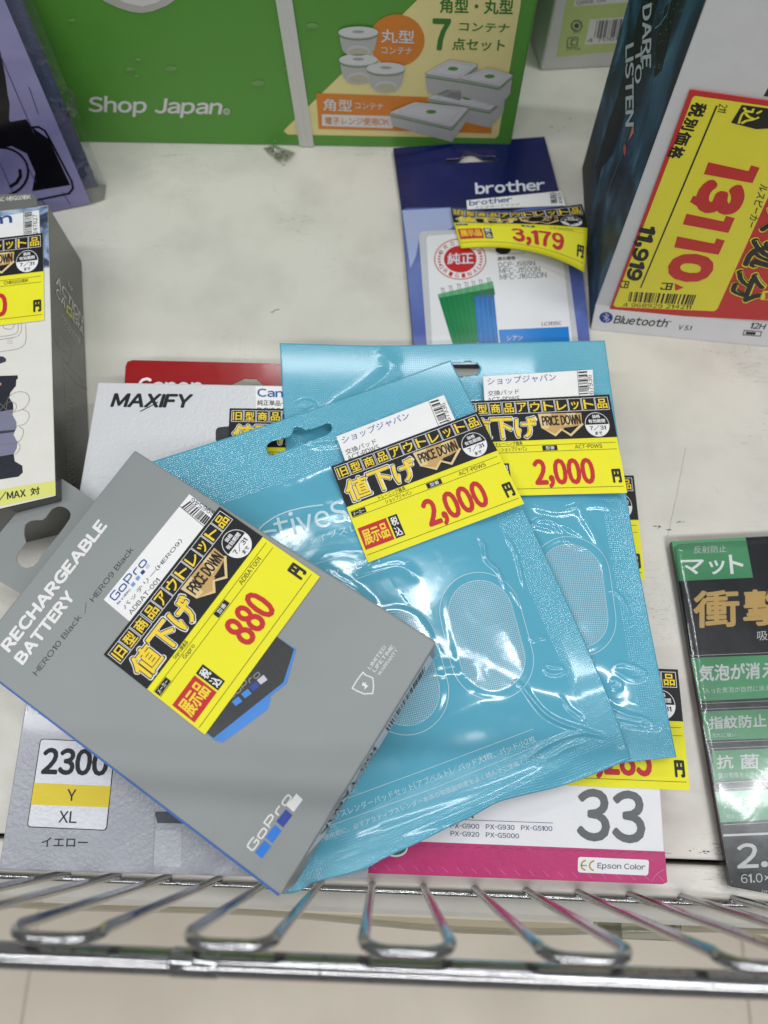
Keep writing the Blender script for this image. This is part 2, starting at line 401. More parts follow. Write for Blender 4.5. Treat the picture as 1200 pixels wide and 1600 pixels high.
def smooth_line(pts, k=8):
    p = [np.array(x, float) for x in pts]; p = [2*p[0]-p[1]]+p+[2*p[-1]-p[-2]]; out = []
    for i in range(1, len(p)-2):
        for j in range(k):
            t_ = j/k; a, b_, c, d = p[i-1:i+3]
            out.append(.5*((2*b_)+(c-a)*t_+(2*a-5*b_+4*c-d)*t_**2+(-a+3*b_-3*c+d)*t_**3))
    out.append(p[-2]); return out

# ================================================================ SETTING
FLZ = -0.62
def slab(name, x0, x1, y0, y1, z0, z1, m, kind=True, parent=None, bev=0):
    ink = Ink(); v = np.array([(x, y, z) for z in (z0, z1) for y in (y0, y1) for x in (x0, x1)])
    ink.add(v, [(0, 2, 3, 1), (4, 5, 7, 6), (0, 1, 5, 4), (2, 6, 7, 3), (0, 4, 6, 2), (1, 3, 7, 5)], m)
    o = ink.build(name, parent)
    if kind: o['kind'] = 'structure'
    if bev:
        md = o.modifiers.new('bevel', 'BEVEL'); md.width = bev; md.segments = 3
    return o
shelf_m = dirty_mat('shelf_paint', '#d9d6cd', '#6a675c', .36, 26, .6, .14)
floor_m = dirty_mat('floor_vinyl', '#e6dccb', '#8c7f6c', .38, 5, .2, .05)
grout_m = M('#cfc5b4', 'matte')
YG = float(at(600, 1325)[1])                     # the gap between shelf board and its front lip
slab('shelf', -.75, .75, YG, .62, -.018, 0, shelf_m, bev=.0012)
YL = float(at(600, 1385, -.001)[1])
slab('shelf_lip', -.75, .75, YL, YG-.0022, -.03, -.001, shelf_m, bev=.0015)
slab('shelf_channel', -.75, .75, YG-.004, YG+.002, -.045, -.0185, M('#0c0c0c', 'matte'))
slab('shelf_back_wall', -.75, .75, .62, .64, -.3, .6, M('#b9b8ae', 'card'))
# floor tiles with recessed joints
fl = slab('floor', -3, 3, -3, 1.5, FLZ-.02, FLZ-.002, grout_m)
fp = at(40, 1560, FLZ); TS = float(at(1168, 1560, FLZ)[0]-fp[0])

src = None
for i in range(-3, 5):
    for j in range(-3, 3):
        x = fp[0]+i*TS; y = fp[1]-.16+j*TS
        if src is None:
            ink = Ink(); e = TS/2-.0018; v = np.array([(sx*e, sy*e, z) for z in (-.002, 0) for sy in (-1, 1) for sx in (-1, 1)])
            ink.add(v, [(0, 2, 3, 1), (4, 5, 7, 6), (0, 1, 5, 4), (2, 6, 7, 3), (0, 4, 6, 2), (1, 3, 7, 5)], floor_m); o = ink.build('tile', None); src = o
        else: o = src.copy(); COL.objects.link(o)
        o.parent = fl; o.location = (x+TS/2, y+TS/2, FLZ)
sh0 = Sheet(0.0); shx = Px(sh0); ink = Ink(); SC = M('#57544c', 'matte'); rd0 = random.Random(8)
def scuff(cx, cy, n, wx, wy):
    for _ in range(n):
        x = cx+rd0.gauss(0, wx); y = cy+rd0.gauss(0, wy); poly(ink, shx, [(x-rd0.uniform(1, 4), y+rd0.uniform(-.6, .6)), (x, y-rd0.uniform(.3, 1)), (x+rd0.uniform(1, 4), y+rd0.uniform(-.6, .6)), (x, y+rd0.uniform(.2, .8))], SC, 2)
scuff(1027, 823, 8, 3, 1); scuff(1046, 828, 5, 2, .8); scuff(1063, 816, 4, 2.5, .7); scuff(1100, 1332, 10, 12, 1.5); scuff(430, 486, 3, 4, 2); scuff(880, 205, 4, 12, 12)
stroke(ink, shx, [(1071, 700), (1058, 770), (1043, 838)], .00014, M('#98958a', 'matte'), 2)
ink.build('scuff_marks', bpy.data.objects['shelf'])['kind'] = 'stuff'
# price rail under the lip, in front of it
def strip(ink, prof, x0, x1, m, n=1):
    a = [(x0, y, z) for y, z in prof]; b_ = [(x1, y, z) for y, z in prof]; k = len(prof)
    ink.add(np.array(a+b_), [(i, i+1, k+i+1, k+i) for i in range(k-1)], m)
rail = thing('price_rail', 'off-white ticket rail running along the front edge of the shelf', 'price rail', (0, YL-.005, -.02))
yr0 = YL-.0005; yr1 = float(at(600, 1428, -.022)[1])
ink = Ink(); strip(ink, [(yr0, -.045), (yr0, -.020), (yr0-.003, -.018), (yr1+.002, -.0215), (yr1, -.023), (yr1-.0005, -.028)], -.7, .7, dirty_mat('rail_plastic', '#c9c6be', '#6c6962', .4, 40, .5, .05))
o = ink.build('channel', rail); md = o.modifiers.new('s', 'SOLIDIFY'); md.thickness = .0012; md.offset = -1
ink = Ink(); xs = np.linspace(-.7, .7, 60); A = []
for x in xs:
    wv = .0016*math.sin(x*17+1)+.0012*math.sin(x*31)
    A += [(x, yr1-.0012, -.024), (x, yr1-.004-.3*wv, -.030), (x, yr1-.007-wv, -.040), (x, yr1-.006-wv, -.052)]
ink.add(np.array(A), [(4*i+k, 4*i+k+1, 4*i+k+5, 4*i+k+4) for i in range(59) for k in range(3)], clear_mat('yellowed_vinyl', (.72, .70, .52), .2, .3, .2))
o = ink.build('clear_cover', rail, smooth=True); o['label'] = 'yellowed clear plastic cover'
# clear plastic clip under the rail
cp = at(975, 1452, -.035); clip = thing('rail_clip', 'small clear plastic clip hanging under the ticket rail at right', 'clip', cp)
cm = clear_mat('clear_acrylic', (.86, .88, .80), .05, .5, .2)
def cbox(name, p0, sx, sy, sz, m, parent, bev=.0006, label=None):
    ink = Ink(); v = np.array([(p0[0]+a*sx/2, p0[1]+b_*sy/2, p0[2]+c*sz/2) for c in (-1, 1) for b_ in (-1, 1) for a in (-1, 1)])
    ink.add(v, [(0, 2, 3, 1), (4, 5, 7, 6), (0, 1, 5, 4), (2, 6, 7, 3), (0, 4, 6, 2), (1, 3, 7, 5)], m); o = ink.build(name, parent, label=label)
    md = o.modifiers.new('b', 'BEVEL'); md.width = bev; md.segments = 2; return o
cbox('plate', cp+np.array([.006, 0, 0]), .040, .008, .002, cm, clip)
cbox('block', cp+np.array([-.008, .0005, .003]), .011, .009, .007, cm, clip)
cbox('block', cp+np.array([.020, .0015, .002]), .005, .006, .005, cm, clip)

# ------------------------------------------------------------ chrome wire fence
ch = chrome_mat()
ZT = .150
b0 = at(662, 1372, 0.0); b1 = at(582, 1367, 0.0); pitch = float(b0[0]-b1[0])
FY = float(at(622, 1384, -.002)[1]); FYT = float(at(640, 1478, ZT)[1])
t0_ = at(567, 1468, ZT); t1_ = at(707, 1475, ZT); pt_ = float(t1_[0]-t0_[0])
print('fence', FY, FYT, pitch, pt_, ZT)
fence = thing('wire_fence', 'chrome wire fence with paired upright loops along the front of the shelf', 'wire fence', (float(b1[0]), FY, 0))
zb = -.006
xc0 = float((t0_[0]+t1_[0])/2); P2 = 2*pt_
xs_bottom = float((b0[0]+b1[0])/2)
for k in range(-3, 4):
    tc = xc0+k*P2; bc = xs_bottom+k*2*pitch; hw = pt_/2; hb = pitch/2; R = .007
    pts = [np.array((bc-hb, FY+.002, zb)), np.array((bc-hb, FY, zb+.004))]
    L = [np.array((bc-hb, FY, zb+.004)), np.array((tc-hw, FYT, ZT-R))]
    pl = [L[0]+(L[1]-L[0])*i/6 for i in range(7)]
    cr_ = [np.array((tc-hw+R*(1-math.cos(a)), FYT-.0015*math.sin(a), ZT-R+R*math.sin(a))) for a in np.linspace(0, math.pi/2, 7)[1:]]
    cl_ = [np.array((tc+hw-R*(1-math.cos(a)), FYT-.0015*math.sin(a), ZT-R+R*math.sin(a))) for a in np.linspace(math.pi/2, 0, 7)]
    pr = [np.array((tc+hw, FYT, ZT-R))+(np.array((bc+hb, FY, zb+.004))-np.array((tc+hw, FYT, ZT-R)))*i/6 for i in range(1, 7)]
    ink = Ink(); tube(ink, [pts[0]]+pl+cr_+cl_+pr+[np.array((bc+hb, FY+.002, zb))], .0016, ch, 12)
    ink.build('wire_loop', fence, smooth=True)
def bar(name, y, z, r_, px0=-.6, px1=.6, lab=None):
    ink = Ink(); tube(ink, [(x, y, z) for x in np.linspace(px0, px1, 10)], r_, ch, 20); return ink.build(name, fence, smooth=True, label=lab)
tb = at(600, 1516, ZT-.012)
bar('top_rod', float(tb[1]), ZT-.012, .0032)
xj = [float(at(x, 1500, ZT-.012)[0]) for x in (268, 345)]
ink = Ink(); tube(ink, [(xj[0], tb[1], tb[2]), (xj[0]+.0005, tb[1], tb[2]), (xj[1]-.0005, tb[1], tb[2]), (xj[1], tb[1], tb[2])], [.0032, .0035, .0035, .0032], ch, 20)
ink.build('sleeve', fence, smooth=True)
bar('lower_rod', FY-.0028, -.0075, .0013)
bar('lower_rod', FY+.0022, -.0090, .0013)

# ================================================================ PRICE TAGS (paper part > printed sub-parts)
YEL = M('#f0ea28', 'paper'); BLK = M('#17171b', 'paper'); RED = M('#c62b33', 'paper'); WHT = M('#eeeef0', 'paper'); GLD = M('#c9a468', 'paper'); YLT = M('#f6d63a', 'paper')
GLD2 = M('#e3c893', 'paper'); BLUE = M('#2f58a6', 'paper'); INKB = M('#26262b', 'paper'); PAPW = M('#f1f1f1', 'paper')
def tag_print(paper, pad, price, l1, l2, code, flat=True, badge=True, pbox=(.425, .635, .82, .935), curved=False):
    g = (lambda ink, x0, y0, x1, y1, m, lay: grid(ink, pad, [(x0, y0), (x1, y0), (x1, y1), (x0, y1)], m, lay, 16, 8)) if curved else (lambda ink, x0, y0, x1, y1, m, lay: box2(ink, pad, x0, y0, x1, y1, m, lay))
    hd = Ink(); g(hd, 0.0, 0.0, 1.0, .44, BLK, 2)
    cells = [.0576, .146, .235, .326, .414, .502, .59, .678, .766, .854, .942]; row = '旧型商品アウトレット品'
    for c_ in cells:
        stroke(hd, pad, [(c_-.041, .026), (c_+.041, .026), (c_+.041, .155), (c_-.041, .155)], .00022, WHT, 3, closed=True)
    lw = .3/64
    hd.build('header_panel', paper)
    tx = Ink()
    for c_, s_ in zip(cells, row):
        small = s_ in 'ッ'
        text(tx, pad, s_, c_-(.026 if small else .032), .058 if small else .042, c_+(.026 if small else .032), .142, YLT, .028, 4)
    for px_, s_ in ((.03, '値'), (.185, '下'), (.345, 'げ')):
        w_ = .15
        a, b_ = px_, px_+w_; y0 = .195; y1 = .415
        text(tx, pad, s_, a-.010, y0-.016, b_+.010, y1+.016, WHT, .085, 3)
        text(tx, pad, s_, a-.005, y0-.008, b_+.005, y1+.008, BLK, .065, 4)
        text(tx, pad, s_, a+.001, y0+.002, b_-.001, y1-.002, YLT, .035, 5)
    poly(tx, pad, [(.512, .168), (.798, .178), (.79, .30), (.66, .335), (.606, .40), (.522, .32)], GLD, 3)
    poly(tx, pad, [(.512, .168), (.60, .171), (.57, .33), (.522, .32)], GLD2, 4); poly(tx, pad, [(.70, .175), (.76, .177), (.73, .30), (.67, .30)], GLD2, 4)
    poly(tx, pad, [(.516, .31), (.53, .32), (.606, .385), (.65, .33), (.706, .392), (.79, .28), (.80, .30), (.706, .418), (.652, .352), (.606, .412)], GLD2, 5)
    poly(tx, pad, [(.668, .325), (.748, .318), (.706, .372)], BLK, 6)
    text(tx, pad, 'PRICE DOWN', .532, .195, .785, .298, BLK, .035, 7)
    cx, cy, rx, ry = .887, .305, .078, .125
    poly(tx, pad, ell(cx, cy, rx, ry), WHT, 3)
    poly(tx, pad, ell(cx, cy, rx*.95, ry*.95, 16, 180, 360), BLK, 4)
    text(tx, pad, '価格', cx-.026, .205, cx+.026, .242, WHT, .03, 5); text(tx, pad, '有効期間', cx-.054, .25, cx+.054, .29, WHT, .03, 5)
    text(tx, pad, '7/31', cx-.052, .315, cx+.052, .365, INKB, .02, 5); text(tx, pad, 'まで', cx-.022, .378, cx+.022, .412, INKB, .03, 5)
    for y in (.493, .56): stroke(tx, pad, [(.01, y), (.985, y)], .00016, INKB, 3)
    stroke(tx, pad, [(.01, .935), (.985, .935)], .00018, INKB, 3)
    text(tx, pad, l1, .205, .445, .205+.022*len(l1)*(1.0 if ord(l1[1]) > 999 else .62), .485, INKB, 0, 3)
    text(tx, pad, l2, .235, .503, .235+.0215*len(l2)*(1.0 if ord(l2[0]) > 999 else .8), .548, INKB, 0, 3)
    g(tx, .012, .50, .105, .552, BLK, 3); text(tx, pad, 'メーカー', .022, .508, .095, .544, WHT, .012, 4)
    g(tx, .508, .50, .605, .552, BLK, 3); text(tx, pad, '型番', .528, .508, .587, .544, WHT, .012, 4)
    text(tx, pad, code, .72, .505, .895, .543, INKB, 0, 3)
    if badge:
        g(tx, .015, .67, .20, .885, RED, 3); text(tx, pad, '展示品', .026, .705, .188, .85, YLT, .03, 4)
        g(tx, .211, .67, .270, .885, BLK, 3); text(tx, pad, '税', .219, .685, .262, .77, WHT, .03, 4); text(tx, pad, '込', .219, .785, .262, .872, WHT, .03, 4)
    text(tx, pad, price, *pbox, RED, .05, 3, space=1.3)
    text(tx, pad, '円', .925, .76, .982, .90, INKB, .07, 3)
    tx.build('printed_text', paper)
def price_tag(parent, surf, c, price, l1='トレーニング器具', l2='ショップジャパン', code='ACT-PDWS', label=None, name='price_tag', **k):
    o = prism(surf, c, .00022, YEL, PAPW).build(name, parent, label=label); tag_print(o, Quad(surf, c), price, l1, l2, code, **k); return o

def tilted(z0, gx=0, gy=0, x0=0, y0=0): return Sheet(lambda x, y: z0+gx*(x-x0)+gy*(y-y0))

# ================================================================ GREEN CONTAINER-SET BOX
GB0 = at(100, 222); GB1 = at(797, 233.5); GB0 = GB1+(GB0-GB1)*1.10
LEAN = .006
gp = Plane(GB0, GB1, GB1+np.array([0, LEAN, .30]))
W_ = np.linalg.norm(GB1-GB0)
gb = thing('boxed_set', 'green carton of food containers with white strap, standing at the back', 'box', (GB0+GB1)/2)
GRN = M('#58993a', 'card'); GRN2 = M('#3f7430', 'card')
ink = Ink(); back = np.array([0, .16, 0]); up3 = np.array([0, LEAN, .26])
v = np.array([GB0, GB1, GB0+back, GB1+back]); v = np.concatenate([v, v+up3])
ink.add(v, [(0, 2, 3, 1), (4, 5, 7, 6), (0, 1, 5, 4), (2, 6, 7, 3), (0, 4, 6, 2), (1, 3, 7, 5)], GRN); weld(ink.build('carton', gb), .0012)
g_ = Px(gp); ink = Ink()
CRM = M('#e8dc98', 'card'); ORG = M('#d9822b', 'card'); WCD = M('#dcdcdc', 'card'); GTX = M('#3c7a2b', 'card')
poly(ink, g_, [(660, -8), (815, -8), (813, 10), (779, 211), (774, 216), (450, 210), (443, 205), (446, 201)], CRM, 1)
poly(ink, g_, ell(620, 63, 43.5, 41), ORG, 2)
poly(ink, g_, rrect([(494, 145), (768, 155), (768, 208), (498, 201)], .04), ORG, 3)
poly(ink, g_, [(503, 178), (614, 181), (614, 200), (503, 196)], WCD, 4)
ink.build('colour_panel', gb)
ink = Ink()
text3(ink, g_, 'Shop Japan', (138, 181), (344, 185), (138, 149), WCD, .028, 2)
poly(ink, g_, ell(354, 174, 5, 5), WCD, 2); poly(ink, g_, ell(354, 174, 3.6, 3.6), GRN, 3); text(ink, g_, 'R', 352, 172, 356, 177, WCD, 0, 4)
text3(ink, g_, '丸型', (595, 66), (647, 68), (595, 45), WCD, .02, 4); text3(ink, g_, 'コンテナ', (596, 83), (644, 85), (596, 72), WCD, .01, 4)
text3(ink, g_, '角型', (505, 172), (550, 174), (505, 153), WCD, .02, 5); text3(ink, g_, 'コンテナ', (555, 169), (599, 171), (555, 159), WCD, .01, 5)
text3(ink, g_, '電子レンジ使用OK', (508, 193.5), (608, 195.5), (508, 182), ORG, .012, 5)
text3(ink, g_, '角型・丸型', (687, 20), (801, 23), (687, -4), GTX, .03, 2)
text3(ink, g_, '7', (674, 78), (702, 79), (676, 28), GTX, .05, 2)
text3(ink, g_, 'コンテナ', (717, 48), (795, 51), (718, 34), GTX, .025, 2); text3(ink, g_, '点セット', (706, 78), (788, 80), (707, 59), GTX, .025, 2)
ink.build('printed_text', gb)
ink = Ink(); L1 = M('#c3c5c7', 'card'); L2 = M('#9fa1a2', 'card'); L3 = M('#b5b6b4', 'card'); LG = M('#5d8f3c', 'card'); L4 = M('#d3d4d6', 'card'); GLS = M('#b7b39a', 'card')
def cup(cx, cy, rx, hh, lay):
    poly(ink, g_, [(cx-rx*.96, cy)]+[(cx-rx*.92, cy+hh*.35), (cx-rx*.8, cy+hh*.75), (cx-rx*.5, cy+hh), (cx, cy+hh*1.06), (cx+rx*.5, cy+hh), (cx+rx*.8, cy+hh*.75), (cx+rx*.92, cy+hh*.35), (cx+rx*.96, cy)], L3, lay)
    poly(ink, g_, ell(cx, cy+hh*.78, rx*.58, hh*.24), L1, lay+1); poly(ink, g_, ell(cx, cy+hh*.82, rx*.5, hh*.16), GLS, lay+2)
    poly(ink, g_, ell(cx, cy+4.5, rx*.98, 8.5), LG, lay+1); poly(ink, g_, ell(cx, cy+2, rx, 9.5), L2, lay+2); poly(ink, g_, ell(cx, cy, rx, 9), L4, lay+3); poly(ink, g_, ell(cx, cy-1, rx*.3, 2.2), L2, lay+4)
cup(560, 92, 30, 37, 5); cup(560, 49, 31, 38, 6); cup(603, 105, 30, 37, 7)
def tub(pts_lid, depth, lay, tabw=0):
    c = np.mean(pts_lid, axis=0); low = [(x, y+depth) for x, y in pts_lid]
    poly(ink, g_, [pts_lid[0], (pts_lid[0][0]+4, pts_lid[0][1]+depth*.9), (low[3][0], low[3][1]), (low[2][0]-4, low[2][1]-2), pts_lid[2], pts_lid[1]], L3, lay)
    stroke(ink, g_, [(pts_lid[0][0]+1, pts_lid[0][1]+6), (pts_lid[3][0], pts_lid[3][1]+5), (pts_lid[2][0]-1, pts_lid[2][1]+5)], .0006, LG, lay+1)
    poly(ink, g_, rrect([(x, y+3.5) for x, y in pts_lid], .14), L2, lay+2); poly(ink, g_, rrect(pts_lid, .14), L4, lay+3)
    m_ = [(.8*x+.2*c[0], .8*y+.2*c[1]) for x, y in pts_lid]; stroke(ink, g_, rrect(m_, .1), .0004, L1, lay+4, closed=True)
    poly(ink, g_, ell(c[0], c[1]-1, 8, 3), LG, lay+4)
tub([(668, 152), (700, 138), (790, 150), (765, 171)], 28, 5)
tub([(664, 113), (702, 92), (747, 99), (718, 122)], 34, 8); tub([(717, 120), (762, 104), (801, 115), (780, 133)], 32, 11)
tub([(609, 173), (648, 157), (732, 166), (706, 196)], 24, 14)
ink.build('container_picture', gb)
ink = Ink(); poly(ink, g_, [(150, -8), (165, 3), (185, 12), (206, 18.5), (222, 20), (238, 17.5), (260, 9), (285, -8)], M('#b9b7b4', 'gloss'), 1)
poly(ink, g_, [(172, -8), (195, 4), (222, 10), (245, 4), (262, -8)], M('#d9d8d6', 'gloss'), 2)
ink.build('bowl_picture', gb)
# white strap round the carton
ink = Ink(); SW = M('#cfd0ca', 'gloss')
A = []
for x0, x1 in ((431, 440), (440, 449), (449, 457)):
    pass
q = [((431, 0), (468, 226)), ((438, 0), (475, 226.5)), ((444, 0), (479, 227)), ((451, 0), (485, 227)), ((457, 0), (491, 227.5))]
hts = (.0008, .0014, .0008, .0014, .0008); P = []
for (t_, bt), hh in zip(q, hts):
    a = np.array(gp.uv(*t_)); b_ = np.array(gp.uv(*bt)); a = b_+(a-b_)*1.8
    P += [gp.pt(b_[0], max(b_[1], .0005), hh), gp.pt(a[0], a[1], hh)]
P = np.array(P); ink.add(P, facing(P, [(2*i, 2*i+1, 2*i+3, 2*i+2) for i in range(4)]), SW); o = ink.build('strap', gb); md = o.modifiers.new('s', 'SOLIDIFY'); md.thickness = .0005
ink = Ink(); DR = M('#6f9a53', 'gloss')
for x, y, rx in ((215, 93, 6), (201, 108, 8), (213, 119, 5), (267, 107, 10), (403, 130, 11), (112, 32, 6), (488, 40, 10), (446, 107, 4)):
    pts = ell(x, y, rx, rx*.42, 12); A = [gp.pt(*gp.uv(*p), 5e-5) for p in pts]+[gp.pt(*gp.uv(x, y), .0008)]
    ink.add(np.array(A), facing(np.array(A), [(i, (i+1) % 12, 12) for i in range(12)]), DR)
o = ink.build('film_blister', gb, smooth=True); o['kind'] = 'stuff'

# torn scrap of clear film in front of the green box
sp = at(436, 242); ts = thing('plastic_scrap', 'small crumpled scrap of printed clear film below the white strap', 'scrap', sp)
ink = Ink(); rd = random.Random(4); c4 = [(410, 231), (428, 226), (462, 238), (443, 259)]
P = []
for j in range(5):
    for i in range(5):
        a, b_ = i/4, j/4; p = (np.array(c4[0])*(1-a)+np.array(c4[1])*a)*(1-b_)+(np.array(c4[3])*(1-a)+np.array(c4[2])*a)*b_
        P.append(at(p[0], p[1], .0006+rd.random()*.0022))
P = np.array(P); fs = [(j*5+i, j*5+i+1, j*5+i+6, j*5+i+5) for j in range(4) for i in range(4)]
ink.add(P, facing(P, fs), clear_mat('scrap_film', (.86, .86, .82), .1, .5, .4)); ink.build('film', ts)
ink = Ink(); fl_s = Sheet(.0032); fpx = Px(fl_s)
for x, y in ((426, 236), (432, 241), (437, 246), (442, 238), (448, 243), (421, 232)): poly(ink, fpx, [(x-3, y-1), (x+2, y-3), (x+3, y+1), (x-1, y+3)], M('#6a6668'), 0)
ink.build('print_specks', ts)['kind'] = 'stuff'

# ================================================================ SPEAKER BOX (right, upright)
F0 = at(922, 516); R0 = at(1200, 543); XD = nrm(R0-F0)*.16; K0 = at(915, 475, .0135); T0 = at(1098, 0, .172); T0 = K0+(T0-K0)*1.25
B0 = at(909, 262); BT = at(988, 0, .099); BT = B0+(BT-B0)*2.0
_n = np.cross(B0-F0, T0-F0)
for _p in (K0, BT): _p[0] -= (_p-F0).dot(_n)/_n[0]
sb = thing('speaker_box', 'tall white and blue carton with big red-edged yellow price card, at right', 'box', F0+XD/2)
WBX = M('#d8d7d9', 'card')
OCE = two_tone('ocean_print', [(.36, '#08131e'), (.48, '#10283f'), (.56, '#193f5c'), (.64, '#33617f'), (.8, '#7199b0')], 20, 'paper', (1, 1, .8), 1.6, 9)
ink = Ink(); v = np.array([F0, F0+XD, K0, K0+XD, T0, T0+XD, B0, B0+XD, BT, BT+XD])
ink.add(v, [(0, 1, 3, 2), (2, 3, 5, 4), (4, 5, 9, 8), (6, 8, 9, 7), (0, 6, 7, 1), (1, 7, 9, 5, 3)], WBX)
ink.add(v, [(0, 2, 4, 8, 6)], OCE)
weld(ink.build('carton', sb), .0008)
fp_ = Plane(K0, K0+XD, T0); bp_ = Plane(F0, F0+XD, K0); lp_ = Plane(F0, B0, T0)
# dark swimming shapes and lettering on the blue side
sd = Px(lp_); ink = Ink(); DK = M('#0e1a24', 'paper'); LTB = M('#6e9ab8', 'gloss')
poly(ink, sd, [(1006, -6), (1030, -6), (1014, 60), (1003, 110), (988, 150), (975, 185), (958, 240), (940, 262), (934, 292), (930, 262), (948, 200), (965, 150), (985, 80), (996, 30)], DK, 1)
poly(ink, sd, [(1058, -6), (1046, 60), (1034, 110), (1022, 122), (1026, 60), (1040, 10)], DK, 1)
stroke(ink, sd, [(1048, 0), (1043, 22), (1030, 40), (1024, 44)], .0006, LTB, 2); stroke(ink, sd, [(985, 185), (973, 240), (955, 285), (944, 330)], .0005, LTB, 2)
rd = random.Random(5)
for _ in range(60):
    x = rd.uniform(1010, 1080); y = rd.uniform(0, 110)
    if x < 1098-.385*y-6: poly(ink, sd, ell(x, y, .9, .9, 5), LTB, 2)
ink.build('sea_picture', sb)
ink = Ink(); WT = M('#c4ccd6', 'paper')
text3(ink, sd, 'DARE', (1005, 10), (1004, 108), (1019, 4), WT, .03, 3); text3(ink, sd, 'TO', (993.5, 76), (992.6, 132), (1004, 71), WT, .03, 3)
text3(ink, sd, 'LISTEN', (978, 72), (978, 198), (991, 66), WT, .03, 3)
poly(ink, sd, [(991, 190), (991, 207), (982, 222)], M('#d8553a', 'gloss'), 3); poly(ink, sd, ell(977, 234, 2.4, 9), M('#d8553a', 'gloss'), 3)
ink.build('printed_text', sb)
ink = Ink(); b2 = Px(bp_); DG = M('#2a2c30', 'card')
BB = M('#28418c', 'card'); poly(ink, b2, ell(947, 496, 10.5, 8.5), BB, 1); stroke(ink, b2, [(943, 500), (951, 493), (946.5, 489.5), (947.5, 503), (952, 499), (942, 493)], .0004, WT, 2)
text3(ink, b2, 'Bluetooth', (960, 505), (1043, 511.5), (961, 491.5), DG, .025, 2, slant=.05); text3(ink, b2, '™', (1044, 503), (1049, 503.5), (1044, 501), DG, 0, 2)
text3(ink, b2, 'V 5.1', (1060, 514.5), (1080, 516), (1061, 507.5), DG, .01, 2, slant=.1); text3(ink, b2, '12H', (1172, 513), (1195, 515), (1174, 503.5), DG, .02, 2, slant=.1)
stroke(ink, b2, [(1163, 516), (1190, 518), (1188, 525), (1161, 523)], .0004, DG, 2, closed=True); poly(ink, b2, [(1166, 518), (1181, 519), (1180, 523), (1165, 522)], DG, 2)
ink.build('printed_marks', sb)
# price card on the front
fx = Px(fp_); cardc = [(1078, 138), (1240, 161), (1240, 501), (951, 486)]
pc = prism(fp_, cardc, .0004, M('#cc2f2d', 'card'), down=False).build('price_card', sb)
for vv in pc.data.vertices: vv.co += Vector(fp_.N*.0008)
YC = M('#f0e43c', 'card'); RC = M('#cc2f2d', 'card'); BC = M('#1c1a1a', 'card')
def lift(n): return 12+n
ink = Ink(); poly(ink, fx, [(1086, 147), (1260, 172), (1121, 480), (1116, 484), (962, 477.5), (958.5, 474), (1082, 150)], YC, lift(1)); ink.build('yellow_panel', pc)
ink = Ink(); l2_ = lift(2); l3_ = lift(3)
for ch_, (a, b_, c) in zip('税別価格', (((1082, 156), (1073, 178), (1107, 160)), ((1072, 180), (1063, 199), (1093, 184)), ((1061, 201), (1052, 222), (1083, 205)), ((1050, 224), (1041, 243), (1073, 228)))):
    text3(ink, fx, ch_, a, b_, c, BC, .05, l2_)
stroke(ink, fx, [(1120, 162), (1001, 447)], .0007, BC, l2_); text3(ink, fx, '211', (1124, 159), (1121, 172), (1137, 161), BC, 0, l2_)
z4s = lambda x, y: (880+x/3.75, 240+y/3.75)
for q in ([(850, 40), (1085, 92), (1100, 58), (1150, 72), (1108, 163), (823, 110)], [(722, 342), (940, 388), (953, 355), (1005, 368), (967, 455), (700, 405)], [(668, 475), (885, 518), (898, 487), (947, 500), (910, 583), (650, 540)]):
    poly(ink, fx, [z4s(*p) for p in q], RC, l2_)
for ch_, a, b_, c in (('3', (1095, 275), (1082, 327), (1170, 286)), ('0', (1051, 390), (1038, 434), (1122, 398))):
    text3(ink, fx, ch_, a, b_, c, RC, .12, l2_)
poly(ink, fx, [(1083, 303), (1078, 313), (1096, 324), (1101, 313), (1090, 305)], RC, l2_)
text3(ink, fx, '円', (1034, 439), (1031, 450), (1052, 440), BC, .04, l2_); poly(ink, fx, [(1054, 440), (1068, 447), (1055, 452)], RC, l2_)
text3(ink, fx, '11,919', (998, 347), (974, 433), (1027, 353), BC, .08, l2_); text3(ink, fx, '円', (972, 436), (969, 447), (984, 437), BC, .04, l2_)
barcode(ink, fx, [(984, 453.5), (1089, 458.5), (1083, 474), (981, 469)], BC, 50, l2_, 3); text3(ink, fx, '4 968929 214211', (973, 477), (1079, 481), (974, 470.5), BC, 0, l2_)
text3(ink, fx, 'ルスピーカー', (1188, 284), (1167, 351), (1201, 288), BC, .01, l2_)
poly(ink, fx, [(1159, 161), (1240, 172), (1240, 196), (1181, 199), (1142, 189)], BC, l2_); text3(ink, fx, '込', (1161, 164), (1151, 190), (1192, 168), YC, .03, l3_)
for ch_, a, b_, c in (('大', (1201, 318), (1185, 358), (1250, 330)), ('処', (1176, 366), (1158, 412), (1232, 382)), ('分', (1153, 415), (1136, 462), (1203, 430))):
    text3(ink, fx, ch_, (a[0]-1.5, a[1]-1.5), (b_[0]-1.5, b_[1]+1.5), (c[0]+1.5, c[1]-1.5), YC, .09, l2_); text3(ink, fx, ch_, a, b_, c, BC, .075, l3_)
poly(ink, fx, [(1192, 452), (1240, 452), (1240, 468), (1188, 466)], YC, l2_); text(ink, fx, '直', 1194, 454, 1206, 465, RC, .03, l3_)
ink.build('printed_text', pc)
ink = Ink(); poly(ink, fx, [(1193, 150), (1205, 128), (1240, 134), (1240, 157)], DG, 1); ink.build('dark_print', sb)

